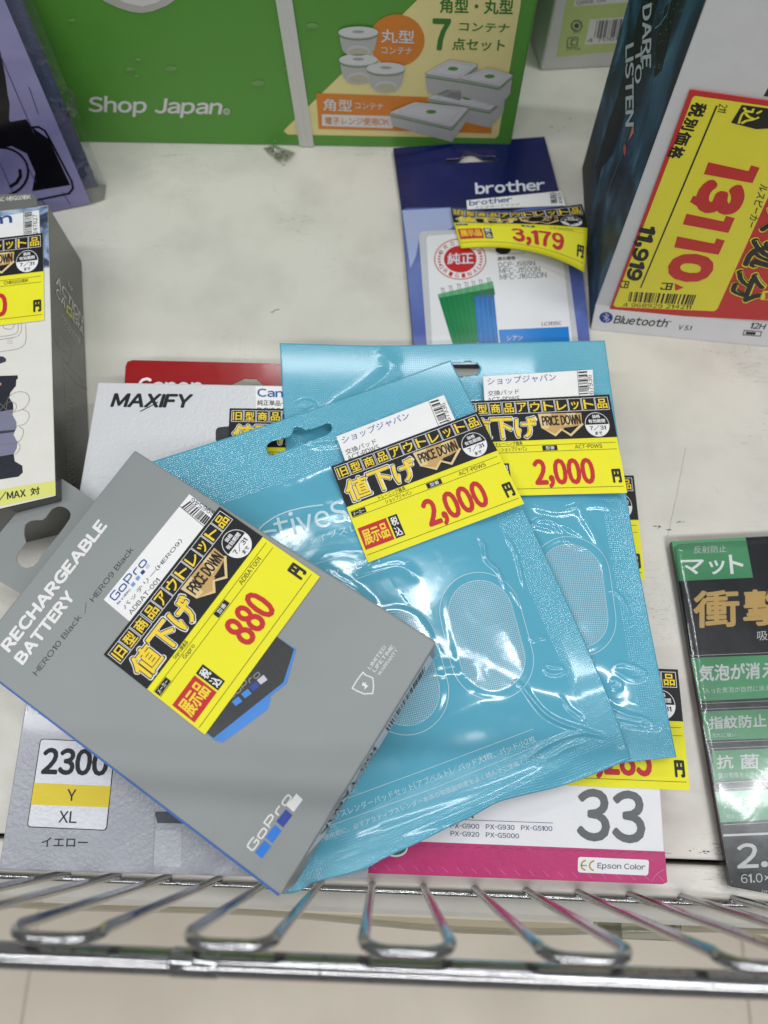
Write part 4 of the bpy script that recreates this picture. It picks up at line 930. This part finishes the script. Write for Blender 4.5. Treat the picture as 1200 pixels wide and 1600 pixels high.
text3(ink, pk, 'フッ素コート', (1130, 1265), (1193, 1261), (1129, 1246), LNW, .02, 2); text3(ink, pk, '撥水・撥油', (1134, 1279), (1170, 1278), (1134, 1271.5), LNW, 0, 2)
text3(ink, pk, '2.', (1151, 1357), (1200, 1355), (1151, 1318), LNW, .03, 2); text3(ink, pk, '61.0×120', (1158, 1380), (1242, 1376), (1157, 1366), LNW, .0, 2); text3(ink, pk, '(mm)', (1190, 1396), (1215, 1395), (1190, 1390), LNW, 0, 2)
ink.build('printed_text', sp2)
ink = Ink(); rd = random.Random(3); cs_ = [(1039, 838), (1275, 826), (1285, 1400), (1130, 1392)]
nu, nv = 26, 60; P = []
for j in range(nv+1):
    for i in range(nu+1):
        a, b_ = i/nu, j/nv; p = (np.array(cs_[0])*(1-a)+np.array(cs_[1])*a)*(1-b_)+(np.array(cs_[3])*(1-a)+np.array(cs_[2])*a)*b_
        edge = min(a*nu/1.5, 1)*min((b_)*nv/2, 1); z = ZP-.003+.0040*edge+.0006*math.sin(9*b_+4*a)*edge+.0007*math.exp(-((a-.35*(b_*3-1.6))*7)**2)*(b_ > .5)
        P.append(at(p[0], p[1], z))
P = np.array(P); fs = [(j*(nu+1)+i, j*(nu+1)+i+1, (j+1)*(nu+1)+i+1, (j+1)*(nu+1)+i) for j in range(nv) for i in range(nu)]
ink.add(P, facing(P, fs), clear_mat('pack_film', (.96, .97, .97), .12, .02, .06)); ink.build('clear_sleeve', sp2, smooth=True)

# ================================================================ TEAL POUCHES
class Pouch(Sheet):
    def __init__(s, corners, z0, puff, ridges, pads, gx=0, gy=0, droop=None, seed=1):
        s.z0 = z0; s.puff = puff; s.rd = []; s.gx, s.gy = gx, gy; s.droop = droop; s.seed = seed; s.fine = False
        s.base = Sheet(z0); q = [np.array(s.base.uv(*c)) for c in corners]; s.O = q[0]
        s.quad = Quad(s.base, q, px=False); hm = np.append(s.quad.h, 1).reshape(3, 3); s.inv = np.linalg.inv(hm)
        s.pads = []; s.z = s._z
        for c, ax in pads: s.pads.append((np.array(s.base.uv(*c)), nrm(np.array(s.base.uv(c[0]+ax[0], c[1]+ax[1]))-np.array(s.base.uv(*c)))))
        for pl, amp, sg in ridges: s.rd.append((np.array([s.uv(*p) for p in smooth_line([np.array(p, float) for p in pl], 4)]), amp, sg))
        s.fine = True
    def ab(s, x, y):
        h = s.inv; k = h[2, 0]*x+h[2, 1]*y+h[2, 2]; return (h[0, 0]*x+h[0, 1]*y+h[0, 2])/k, (h[1, 0]*x+h[1, 1]*y+h[1, 2])/k
    def _z(s, x, y, fine=True):
        a, b_ = s.ab(x, y); ss = lambda t_: np.clip(t_, 0, 1)**2*(3-2*np.clip(t_, 0, 1))
        e = ss((a-.045)/.14)*ss((.955-a)/.14)*ss((b_-.15)/.13)*ss((.90-b_)/.12)
        z = s.z0+s.puff*e+s.gx*(x-s.O[0])+s.gy*(y-s.O[1])
        z = z+.00045*np.sin(70*x+31*y+s.seed)*e+.0003*np.sin(-95*y+60*x+2*s.seed)*e
        for c, d in s.pads:
            dx, dy = x-c[0], y-c[1]; t_ = dx*d[0]+dy*d[1]; n_ = -dx*d[1]+dy*d[0]; t_ = np.maximum(np.abs(t_)-.0095, 0)
            z = z+.00022*ss((.0168-np.sqrt(t_**2+n_**2))/.003)
        if s.droop: z = z+s.droop(a, b_)
        if s.fine and np.ndim(x) and np.size(x) > 3:
            w_ = .0004*(np.sin(190*x+140*y+3*np.sin(60*y+s.seed))*np.sin(120*x-170*y+2*np.sin(75*x)))*e
            z = z+w_*.35*(.4+.6*(np.sin(23*x+17*y+s.seed)>0))
            P = np.stack([np.ravel(x), np.ravel(y)], 1)
            for R_, amp, sg in s.rd:
                lo = R_.min(0)-5*sg; hi = R_.max(0)+5*sg; k = np.where(((P > lo) & (P < hi)).all(1))[0]
                if not len(k): continue
                Q = P[k]; dm = np.full(len(k), 9.0); n = len(R_)-1; amn = np.ones(len(k))
                for i in range(n):
                    A, B = R_[i], R_[i+1]; d = B-A; L = max((d*d).sum(), 1e-12); t_ = np.clip(((Q-A)@d)/L, 0, 1); dd = np.linalg.norm(Q-A-t_[:, None]*d, axis=1)
                    m_ = dd < dm; dm = np.where(m_, dd, dm); tt = (i+t_)/n; amn = np.where(m_, np.minimum(1, 4*np.minimum(tt, 1-tt)+.25), amn)
                zz = np.zeros(len(P)); zz[k] = amp*amn*np.exp(-(dm/sg)**2/1.2)*(1-.0*dm); z = z+zz.reshape(np.shape(x))
        return z
TEAL = M('#5eaec8', 'film'); TEALE = M('#a8d2de', 'film'); WFL = M('#c9e4ee', 'film'); WHL = M('#c2dfea', 'film')
def pouch_mesh(S, edges, hole, parent, nu, nv, seal):
    """edges: top, right, bottom, left polylines in photo pixels (top & bottom left->right, left & right top->bottom)"""
    def res(pl, n):
        p = np.array([S.uv(*q) for q in pl]); 
        if len(p) > 2: p = np.array(smooth_line(p, 8))
        d = np.append(0, np.cumsum(np.linalg.norm(np.diff(p, axis=0), axis=1))); t_ = np.linspace(0, d[-1], n+1)
        return np.stack([np.interp(t_, d, p[:, 0]), np.interp(t_, d, p[:, 1])], 1)
    T, B, L, R_ = res(edges[0], nu), res(edges[2], nu), res(edges[3], nv), res(edges[1], nv)
    a = np.linspace(0, 1, nu+1)[None, :, None]; b_ = np.linspace(0, 1, nv+1)[:, None, None]
    P = (1-b_)*T[None]+b_*B[None]+(1-a)*L[:, None]+a*R_[:, None]-((1-a)*(1-b_)*T[0]+a*(1-b_)*T[-1]+(1-a)*b_*B[0]+a*b_*B[-1])
    kill = np.zeros((nv+1, nu+1), bool)
    if hole is not None:
        hp = np.array([S.uv(*q) for q in hole]); X = P.reshape(-1, 2); cell = np.linalg.norm(P[0, 1]-P[0, 0])
        box = np.where((np.abs(X-hp.mean(0)) < np.ptp(hp, axis=0)*.6+.004).all(1))[0]; Q = X[box]; dm = np.full(len(Q), 9.); near = Q.copy(); ins = np.zeros(len(Q), bool)
        for i in range(len(hp)):
            A, C_ = hp[i], hp[(i+1) % len(hp)]; d = C_-A; t_ = np.clip(((Q-A)@d)/(d@d), 0, 1); N_ = A+t_[:, None]*d; dd = np.linalg.norm(Q-N_, axis=1); m_ = dd < dm; dm = np.where(m_, dd, dm); near[m_] = N_[m_]
            cr_ = ((A[1] > Q[:, 1]) != (C_[1] > Q[:, 1])) & (Q[:, 0] < (C_[0]-A[0])*(Q[:, 1]-A[1])/(C_[1]-A[1]+1e-15)+A[0]); ins ^= cr_
        sn = dm < cell*.72; Q2 = np.where(sn[:, None], near, Q); X = X.copy(); X[box] = Q2; P = X.reshape(P.shape); kk = np.zeros(len(X), bool); kk[box[ins & ~sn]] = True; kill = kk.reshape(nv+1, nu+1)
    Z = S.z(P[..., 0], P[..., 1]); V = np.concatenate([P, Z[..., None]], -1).reshape(-1, 3)
    idx = np.arange((nv+1)*(nu+1)).reshape(nv+1, nu+1); q = np.stack([idx[:-1, :-1], idx[1:, :-1], idx[1:, 1:], idx[:-1, 1:]], -1).reshape(-1, 4)
    q = q[~kill.reshape(-1)[q].any(1)]
    me = bpy.data.meshes.new('film'); me.from_pydata((V-np.array(world_loc(parent))).tolist(), [], q.tolist()); me.update(); me.materials.append(TEAL)
    me.polygons.foreach_set('use_smooth', [True]*len(me.polygons))
    A_, B_ = np.broadcast_to(a[..., 0], (nv+1, nu+1)), np.broadcast_to(b_[..., 0], (nv+1, nu+1))
    sl = ((B_ < seal[0]) | (A_ > 1-seal[1]) | (B_ > 1-seal[2]) | (A_ < seal[3])).astype(np.float32).reshape(-1)
    at_ = me.attributes.new('seal', 'FLOAT', 'POINT'); at_.data.foreach_set('value', sl)
    co = np.zeros((len(V), 3), np.float32); wd = np.linalg.norm(T[-1]-T[0]); ht = np.linalg.norm(L[-1]-L[0]); co[:, 0] = A_.reshape(-1)*wd; co[:, 1] = B_.reshape(-1)*ht
    at2 = me.attributes.new('bagco', 'FLOAT_VECTOR', 'POINT'); at2.data.foreach_set('vector', co.reshape(-1))
    o = bpy.data.objects.new('film', me); COL.objects.link(o); o.parent = parent
    md = o.modifiers.new('thick', 'SOLIDIFY'); md.thickness = .0004; md.offset = -1
    return o
def mesh_pad(S, parent, c, ax, half, rad):
    """printed massage-pad outline with fine mesh hatching"""
    C_ = np.array(S.uv(*c)); d = nrm(np.array(S.uv(c[0]+ax[0], c[1]+ax[1]))-C_); n_ = np.array([-d[1], d[0]])
    class UVp:
        s = S
        @staticmethod
        def tf(a, b): return tuple(C_+d*b+n_*a)
    ink = Ink(); step = .00082
    k = -rad+step/2
    while k < rad:
        e = half+math.sqrt(max(rad*rad-k*k, 0)); stroke(ink, UVp, [(k, -e), (k, e)], .00017, WHL, 3, seg=.0015); k += step
    k = -(half+rad)+step/2
    while k < half+rad:
        t_ = max(abs(k)-half, 0); e = math.sqrt(max(rad*rad-t_*t_, 0)); stroke(ink, UVp, [(-e, k), (e, k)], .00017, WHL, 4, seg=.0015); k += step
    for rr, w_ in ((rad, .0002), (rad+.0036, .00028)):
        pts = [(rr*math.cos(t_), half+rr*math.sin(t_)) for t_ in np.linspace(0, math.pi, 24)]+[(rr*math.cos(t_), -half+rr*math.sin(t_)) for t_ in np.linspace(math.pi, 2*math.pi, 24)]
        stroke(ink, UVp, pts, w_, WFL, 3, closed=True, seg=.0015)
    ink.build('pad_picture', parent)
def arc_line(pts, k=6): return [tuple(p) for p in smooth_line([np.array(p, float) for p in pts], k)]

# --- rear pouch
z3 = lambda x, y: (680+x/3, 840+y/3)
R2 = [([z3(*p) for p in ((838, 610), (850, 595), (880, 590), (910, 597), (950, 612), (985, 632), (968, 660), (930, 665), (880, 645), (845, 622))], .00055, .0007),
      ([z3(*p) for p in ((818, 700), (830, 675), (852, 672), (872, 695), (840, 710), (820, 700))], .0005, .0006),
      ([z3(*p) for p in ((765, 735), (790, 765), (840, 805), (900, 832), (980, 850), (1045, 886))], .0008, .0008),
      ([z3(*p) for p in ((830, 872), (880, 868), (925, 880), (985, 885), (1045, 890))], .0006, .0007),
      ([z3(*p) for p in ((595, -5), (640, 32), (700, 55))], .0006, .0007),
      ([z3(*p) for p in ((805, 245), (850, 258), (885, 300), (912, 355))], .0005, .0006),
      ([(807, 809), (828, 819), (850, 812), (880, 822), (912, 838)], .0007, .0009), ([(815, 825), (835, 822), (868, 830)], .0006, .0008), ([(862, 815), (880, 832)], .0005, .0008),
      ([(900, 790), (935, 850), (945, 900)], .0007, .0018), ([(830, 790), (870, 800), (930, 790), (968, 800)], .0006, .0016),
      ([(600, 545), (610, 580), (560, 620), (520, 640)], .0007, .003), ([(462, 635), (475, 627), (492, 632), (480, 642), (464, 640)], .0005, .0007),
      ([(448, 700), (466, 706), (490, 698), (512, 705)], .0007, .0012), ([(700, 640), (770, 632), (850, 636)], .0003, .001)]
S2 = Pouch([(437, 536), (945, 532), (1057, 1183), (478, 1232)], .0312, .0028, R2, [((898, 930), (17, 150))], seed=2)
p2 = thing('refill_pouch', 'teal foil pouch lying underneath, its oval pad print right of centre', 'pouch', at(760, 880, 0), 'teal foil pouches')
hole2 = [(690, 568), (742, 566), (749, 571), (750, 577), (746, 584), (738, 587), (700, 589), (690, 588)]
pouch_mesh(S2, [[(437, 536), (600, 540), (760, 536), (945, 532)], [(945, 532), (978, 770), (1012, 960), (1057, 1183)], [(478, 1232), (760, 1215), (1000, 1189), (1057, 1183)], [(437, 536), (478, 1232)]], hole2, p2, 230, 300, (.19, .075, .07, .05))
mesh_pad(S2, p2, (897, 929), (16.5, 150), .0092, .0136)
X2 = Px(Sheet(.0366)); s_ = Sheet(.0362)
so = prism(s_, [(755, 588), (926, 577.5), (928, 618), (757, 627)], .0002, PAPW).build('product_sticker', p2); ink = Ink(); q_ = Px(s_); BL2 = M('#3f57a8', 'paper')
def sticker_print(ink, q_):
    stroke(ink, q_, [(902, 579), (905, 618)], .0002, INKB, 2)
text3(ink, q_, 'ショップジャパン', (762, 602), (869, 595), (761.5, 590.5), BL2, .0, 2); text3(ink, q_, '交換パッド', (762, 619), (811, 615.5), (762, 611), INKB, 0, 2); text3(ink, q_, 'ACT-PDWS', (762, 629.5), (812, 626.5), (762, 621.5), INKB, 0, 2)
stroke(ink, q_, [(902, 579), (905, 618)], .0002, INKB, 2); barcode(ink, q_, [(903.5, 581), (905.5, 619), (919, 618), (917, 580)], INKB, 26, 2, 11); text3(ink, q_, '67936', (927.5, 616), (924, 586), (920, 616.5), INKB, 0, 2); ink.build('printed_text', so)
price_tag(p2, Sheet(.0368), [(719, 628), (952, 616.5), (980, 770), (739, 776)], '2,000', label='price tag reading 2,000')

# --- front pouch
R1 = [([z3(*p) for p in ((372, 680), (410, 700), (440, 740), (500, 812), (560, 855), (620, 880), (700, 905), (785, 930))], .0010, .0008),
      ([z3(*p) for p in ((785, 935), (700, 918), (620, 930), (560, 955), (500, 985), (440, 1028), (380, 1060))], .0008, .0008),
      ([z3(*p) for p in ((205, -5), (230, 40), (240, 100), (290, 150), (310, 190), (330, 240))], .0010, .0008),
      ([z3(*p) for p in ((330, -5), (370, 60), (395, 140), (415, 235))], .0007, .0007),
      ([z3(*p) for p in ((345, 235), (375, 280), (405, 330))], .0005, .0006), ([z3(*p) for p in ((430, 455), (455, 480), (490, 470), (525, 465))], .0005, .0007),
      ([z3(*p) for p in ((510, 605), (520, 628), (552, 640), (592, 632), (598, 608), (560, 606), (530, 598), (512, 603))], .0005, .0006),
      ([z3(*p) for p in ((590, 750), (612, 785), (640, 815), (700, 855))], .0006, .0007),
      ([z3(*p) for p in ((700, 960), (620, 985), (560, 1020), (480, 1055))], .0006, .0009),
      ([(505, 888), (525, 906), (548, 918), (572, 938), (588, 950)], .0006, .0020), ([(625, 1075), (670, 1060), (710, 1055), (745, 1062)], .0009, .004),
      ([(940, 1162), (860, 1203), (760, 1248), (640, 1290), (540, 1325), (480, 1350)], .0010, .0035),
      ([(560, 900), (620, 885), (650, 900)], .0005, .002), ([(470, 700), (560, 690), (640, 660)], .0003, .0015)]
S1 = Pouch([(228, 724), (704, 563), (986, 1186), (442, 1395)], .0385, .0032, R1, [((760, 991), (36, 155)), ((627, 1042), (36, 155))], seed=5,
           droop=lambda a, b_: -.006*np.clip((b_-.8)/.2, 0, 1)**2*np.clip((a-.3)/.5, 0, 1)+.0*a)
p1 = thing('refill_pouch', 'teal foil pouch on top with two oval pad prints, under the grey box', 'pouch', at(620, 1000, 0), 'teal foil pouches')
zc = lambda x, y: (120+x/2.727, 540+y/2.727)
hole1 = [zc(*p) for p in ((808, 440), (812, 420), (830, 407), (870, 398), (905, 388), (918, 375), (925, 352), (938, 345), (958, 350), (972, 360), (1000, 357), (1045, 340), (1062, 331), (1080, 332), (1088, 346), (1084, 364), (1066, 379), (1010, 400), (930, 430), (865, 455), (838, 467), (820, 464), (809, 452))]
pouch_mesh(S1, [[(228, 724), (380, 676), (560, 615), (704, 563)], [(704, 563), (815, 790), (908, 990), (986, 1186)], [(442, 1397), (463, 1394), (500, 1377), (566, 1359), (603, 1340), (659, 1314), (701, 1293), (739, 1275), (775, 1255), (813, 1244), (888, 1225), (986, 1186)], [(228, 724), (442, 1397)]], hole1, p1, 250, 300, (.16, .085, .10, .05))
S1P = Px(S1)
ink = Ink(); 
text3(ink, S1P, 'tiveSlender', (433, 843), (676, 782), (424, 807), WFL, .018, 3)
stroke(ink, S1P, arc_line([(400, 836), (412, 820), (440, 803), (475, 793), (505, 789)]), .0006, WFL, 3); stroke(ink, S1P, arc_line([(405, 834), (420, 830), (432, 829)]), .0012, WFL, 3)
text3(ink, S1P, 'アクティブスレンダー', (450, 859), (608, 816), (447, 847), WFL, 0, 3); stroke(ink, S1P, [(494, 881), (640, 838)], .0002, WFL, 3)
text3(ink, S1P, 'パッドセット', (500, 909), (601, 877), (497, 894), WFL, 0, 3); stroke(ink, S1P, [(540, 911), (640, 877)], .0002, WFL, 3)
stroke(ink, S1P, [(500, 1263), (680, 1197), (833, 1139)], .00022, WFL, 3); stroke(ink, S1P, [(490, 1299), (680, 1231), (842, 1164)], .0002, WFL, 3)
text3(ink, S1P, 'ブスレンダーパッドセット(アブベルト)／パッド大1枚、パッド小2枚', (524, 1281), (838, 1159), (520, 1270), WFL, 0, 3)
text3(ink, S1P, 'ご使用前に、必ずアクティブスレンダー本体の取扱説明書をよく読んでご使用ください。', (499, 1317), (850, 1182), (496, 1308.5), WFL, 0, 3)
ink.build('printed_text', p1)
mesh_pad(S1, p1, (760, 991), (36, 155), .0096, .0136); mesh_pad(S1, p1, (626, 1043), (36, 155), .0096, .0136)
s_ = Sheet(.0430); so = prism(s_, [(525.5, 682), (693.5, 617), (712, 658), (541, 724)], .0002, PAPW).build('product_sticker', p1); ink = Ink(); q_ = Px(s_)
text3(ink, q_, 'ショップジャパン', (536, 694), (640.5, 654), (533, 683), BL2, 0, 2); text3(ink, q_, '交換パッド', (541.5, 711), (589, 693), (538.5, 703), INKB, 0, 2); text3(ink, q_, 'ACT-PDWS', (545, 721), (594, 702), (542, 713), INKB, 0, 2)
stroke(ink, q_, [(670, 627), (686, 668)], .0002, INKB, 2); barcode(ink, q_, [(672, 628), (688, 665), (701, 660), (685, 624)], INKB, 26, 2, 11); text3(ink, q_, '67936', (705, 657), (695, 629), (698, 660), INKB, 0, 2); ink.build('printed_text', so)
price_tag(p1, Sheet(.0438), [(517, 729), (746, 643), (819, 787), (575, 879)], '2,000', label='price tag reading 2,000')

# ================================================================ GREY BATTERY BOX (top of the pile)
TH = .028; base = tilted(.0715, .062, -.008, *at(350, 1050, .0705)[:2])
def on(sh_, x, y): u_, v_ = sh_.uv(x, y); return sh_.pt(u_, v_, 0.0)
gA, gB, gC = on(base, 210, 703), on(base, 682, 1003), on(base, 437, 1400); gS = Plane(gA, gB, gC); gX = Px(gS)
gD = gS.pt(*gS.uv(-50, 1030), 0.0)
gb2 = thing('battery_box', 'flat grey carton with hang tab and 880 price tag, topmost of the pile', 'box', ((gA+gC)/2)*np.array([1, 1, 0])+np.array([0, 0, .045]))
GRY = two_tone('grey_card', [(.25, '#898d8e'), (.75, '#929697')], 14, 'card', dist=.3, detail=3); BLU = M('#1f5fae', 'card'); SDE = M('#8b8f8f', 'card')
ink = Ink(); v = np.array([gA, gB, gC, gD]); v = np.concatenate([v, v-gS.N*TH])
ink.add(v, [(0, 1, 2, 3), (7, 6, 5, 4)], GRY); ink.add(v, [(2, 3, 7, 6)], BLU); ink.add(v, [(0, 1, 5, 4), (1, 2, 6, 5), (3, 0, 4, 7)], SDE)
weld(ink.build('carton', gb2), .0007)
ink = Ink(); stroke(ink, gX, [(-49, 1028.6), (0, 1066), (436, 1399)], .0007, BLU, 1); ink.build('blue_edge', gb2)
z5 = lambda x, y: (x/4.572, 740+y/4.572)
low = Plane(gA-gS.N*(TH-.0008), gB-gS.N*(TH-.0008), gC-gS.N*(TH-.0008)); 
tabr = [(200, 800), (145, 781), (118, 762), (100, 750), (88, 747), (77, 748), (67, 752), (60, 762), (-60, 905), (60, 960)]
tabr = [(215, 828), (145, 781), (118, 762), (98, 749), (86, 747), (75, 748), (67, 752), (-75, 922), (-32, 890), (31, 927), (90, 968)]
hole = [z5(*p) for p in ((410, 232), (440, 234), (470, 245), (495, 265), (505, 290), (500, 320), (460, 380), (400, 460), (300, 580), (270, 630), (240, 660), (190, 675), (150, 660), (125, 635), (115, 600), (130, 560), (185, 490), (172, 440), (172, 400), (180, 360), (210, 338), (250, 330), (300, 330), (325, 312), (340, 290), (370, 250))]
tb_ = prism(low, tabr, .0005, GRY, M('#c9c9c6', 'card'), holes=[hole], down=False).build('hang_tab', gb2); weld(tb_, .0)
ink = Ink(); WG = M('#e9e9e8', 'card'); TG = M('#3e4143', 'card')
text3(ink, gX, 'RECHARGEABLE', (15, 1021), (169, 822), (0, 1008), WG, .08, 2, space=1.2); text3(ink, gX, 'BATTERY', (36, 1040), (119, 932.5), (21, 1028), WG, .08, 2, space=1.2)
text3(ink, gX, 'HERO10 Black / HERO9 Black', (58, 1057), (210, 859.5), (50, 1050), TG, .0, 2)
ink.build('printed_text', gb2)
def logo(pts, wd, m, ink, pad, lay=2):
    """rounded-stroke word mark: pts = (origin, reading vector over whole word, up vector)"""
    o, r_, u_ = (np.array(p, float) for p in pts); L = lambda a, b_: tuple(o+r_*a+u_*b_)
    for s_ in ([(.17, .86), (.15, .97), (.04, .97), (.0, .85), (.0, .12), (.03, 0), (.14, 0), (.17, .1), (.17, .48), (.10, .48)],
               [(.22, .12), (.25, 0), (.34, 0), (.375, .12), (.375, .55), (.34, .66), (.25, .66), (.22, .55), (.22, .12)],
               [(.44, 0), (.44, .97), (.56, .97), (.60, .85), (.60, .5), (.56, .38), (.44, .38)],
               [(.67, 0), (.67, .5), (.70, .64), (.79, .64)],
               [(.84, .12), (.87, 0), (.96, 0), (1, .12), (1, .55), (.96, .66), (.87, .66), (.84, .55), (.84, .12)]):
        stroke(ink, pad, [L(*p) for p in s_], wd, m, lay)
ink = Ink(); B1 = M('#1878d8', 'card'); B3 = M('#1d3c9a', 'card')
z4 = lambda x, y: (240+x/3.158, 1220+y/3.158)
logo(((395, 1329.5), (61, -83), (-9.5, -8)), .00052, WG, ink, gX)
for (x, y), m_ in zip(((540, 338), (592, 262), (645, 185), (697, 108)), (B1, B1, B3, WG)):
    poly(ink, gX, [z4(x-40, y+15), z4(x+8, y-45), z4(x+40, y-15), z4(x-6, y+46)], m_, 2)
ink.build('brand_logo', gb2)
ink = Ink(); text3(ink, gX, 'LIMITED', (578.5, 1046.5), (604, 1011.5), (574, 1043), WG, .012, 2, space=1.5); text3(ink, gX, 'LIFETIME', (585.5, 1051), (616, 1011), (581.3, 1047), WG, .012, 2, space=1.5); text3(ink, gX, 'WARRANTY', (593.5, 1056), (622, 1016), (589.5, 1053), WG, -.005, 2)
z6b = lambda x, y: (360+x/3.529, 980+y/3.529)
stroke(ink, gX, [z6b(*p) for p in ((672, 336), (700, 290), (732, 248), (742, 262), (785, 280), (790, 325), (785, 365), (738, 368), (700, 352))], .00042, WG, 2, closed=True)
poly(ink, gX, [z6b(*p) for p in ((732, 300), (725, 322), (742, 326), (738, 345), (762, 322), (746, 318), (750, 302), (738, 312))], WG, 2); ink.build('warranty_mark', gb2)
# battery picture
ink = Ink(); ZB4 = lambda x, y: (150+x/3.243, 750+y/3.243); BKB = M('#24272a', 'card'); B2 = M('#3b86d8', 'card')
poly(ink, gX, [ZB4(*p) for p in ((700, 1290), (868, 1165), (886, 1120), (882, 1085), (840, 1090), (590, 1300), (598, 1318), (640, 1332))], B2, 1)
poly(ink, gX, [ZB4(*p) for p in ((835, 1128), (884, 1098), (880, 1082))], B3, 2)
poly(ink, gX, [ZB4(*p) for p in ((700, 700), (915, 795), (1015, 858), (965, 1032), (604, 1320), (500, 1240))], B2, 3)
poly(ink, gX, [ZB4(*p) for p in ((700, 700), (915, 793), (1004, 858), (950, 1026), (596, 1308), (500, 1230))], BKB, 4)
logo(((360, 1093), (47, -38), (-5, -7.5)), .00035, M('#8f9296', 'card'), ink, gX, 5)
for (x, y), m_ in zip(((715, 1122), (762, 1083), (803, 1047), (842, 1013)), (B2, B2, B3, M('#c9c6d4', 'card'))):
    poly(ink, gX, [ZB4(x-26, y+2), ZB4(x+8, y-25), ZB4(x+28, y), ZB4(x-6, y+24)], m_, 5)
ink.build('battery_picture', gb2)
# white product sticker and price tag, lying in the plane of the box
def lifted(d): return Plane(gA+gS.N*d, gB+gS.N*d, gC+gS.N*d)
def flatprism(surf, c, th, m): return prism(surf, c, th, m, down=False)
s1_ = lifted(.0003); so = flatprism(s1_, [(162, 937), (296, 772), (345, 812), (208, 976)], .0002, PAPW).build('product_sticker', gb2); q_ = Px(s1_); ink = Ink(); NB1 = M('#2a4f9c', 'paper')
logo(((180, 938.5), (50, -60), (-9, -7)), .0005, NB1, ink, q_)
for (x, y), m_ in zip(((188, 530), (212, 498), (237, 468), (262, 438)), (M('#7d9fd0', 'paper'), M('#7d9fd0', 'paper'), M('#1f3f94', 'paper'), M('#c4d0e4', 'paper'))):
    poly(ink, q_, [ZB4(x-13, y+2), ZB4(x+2, y-15), ZB4(x+14, y-3), ZB4(x-1, y+14)], m_, 2)
text3(ink, q_, 'Be a HERO.', (184.5, 945), (205.5, 921), (182, 943), NB1, .02, 2)
text3(ink, q_, 'バッテリー(HERO9)', (196, 953), (286, 846), (190.5, 948), INKB, .0, 2); text3(ink, q_, 'ADBAT-001', (205.5, 961), (250.5, 907), (200, 956.5), INKB, .0, 2)
stroke(ink, q_, [(281, 791), (330, 832)], .0002, INKB, 2); barcode(ink, q_, [(283.5, 793), (326, 825), (334, 813), (297, 783)], INKB, 34, 2, 17); text3(ink, q_, '896546', (337, 800), (301, 777.5), (333, 807), INKB, 0, 2); ink.build('printed_text', so)
s2_ = lifted(.0007); c = [(162, 1023), (343, 792), (500, 901), (320, 1148)]
o = flatprism(s2_, c, .00022, YEL).build('price_tag', gb2, label='price tag reading 880'); tag_print(o, Quad(s2_, c), '880', 'Gopro関連品', 'Gopro', 'ADBAT001', pbox=(.475, .615, .735, .885))
# label wrapped on the narrow right side
side = Plane(gB, gC, gB-gS.N*TH); Ls = float(np.linalg.norm(gC-gB))
side.N = side.N if side.N.dot((gB+gC)/2-(gA+gD)/2) > 0 else -side.N
sq = Quad(side, [(0, 0), (Ls, 0), (Ls, TH), (0, TH)], px=False); ink = Ink(); SW2 = M('#d8dee2', 'paper')
poly(ink, sq, [(.05, .10), (.86, .10), (.80, .93), (.03, .93)], SW2, 1); ink.build('side_label', gb2)
ink = Ink(); barcode(ink, sq, [(.09, .25), (.36, .25), (.36, .80), (.09, .80)], INKB, 60, 3, 21)
text3(ink, sq, 'ADBAT-001', (.78, .22), (.43, .22), (.78, .62), INKB, .02, 3); text3(ink, sq, 'RECHARGEABLE BATTERY', (.78, .70), (.43, .70), (.78, .88), INKB, .0, 3); ink.build('side_text', gb2)
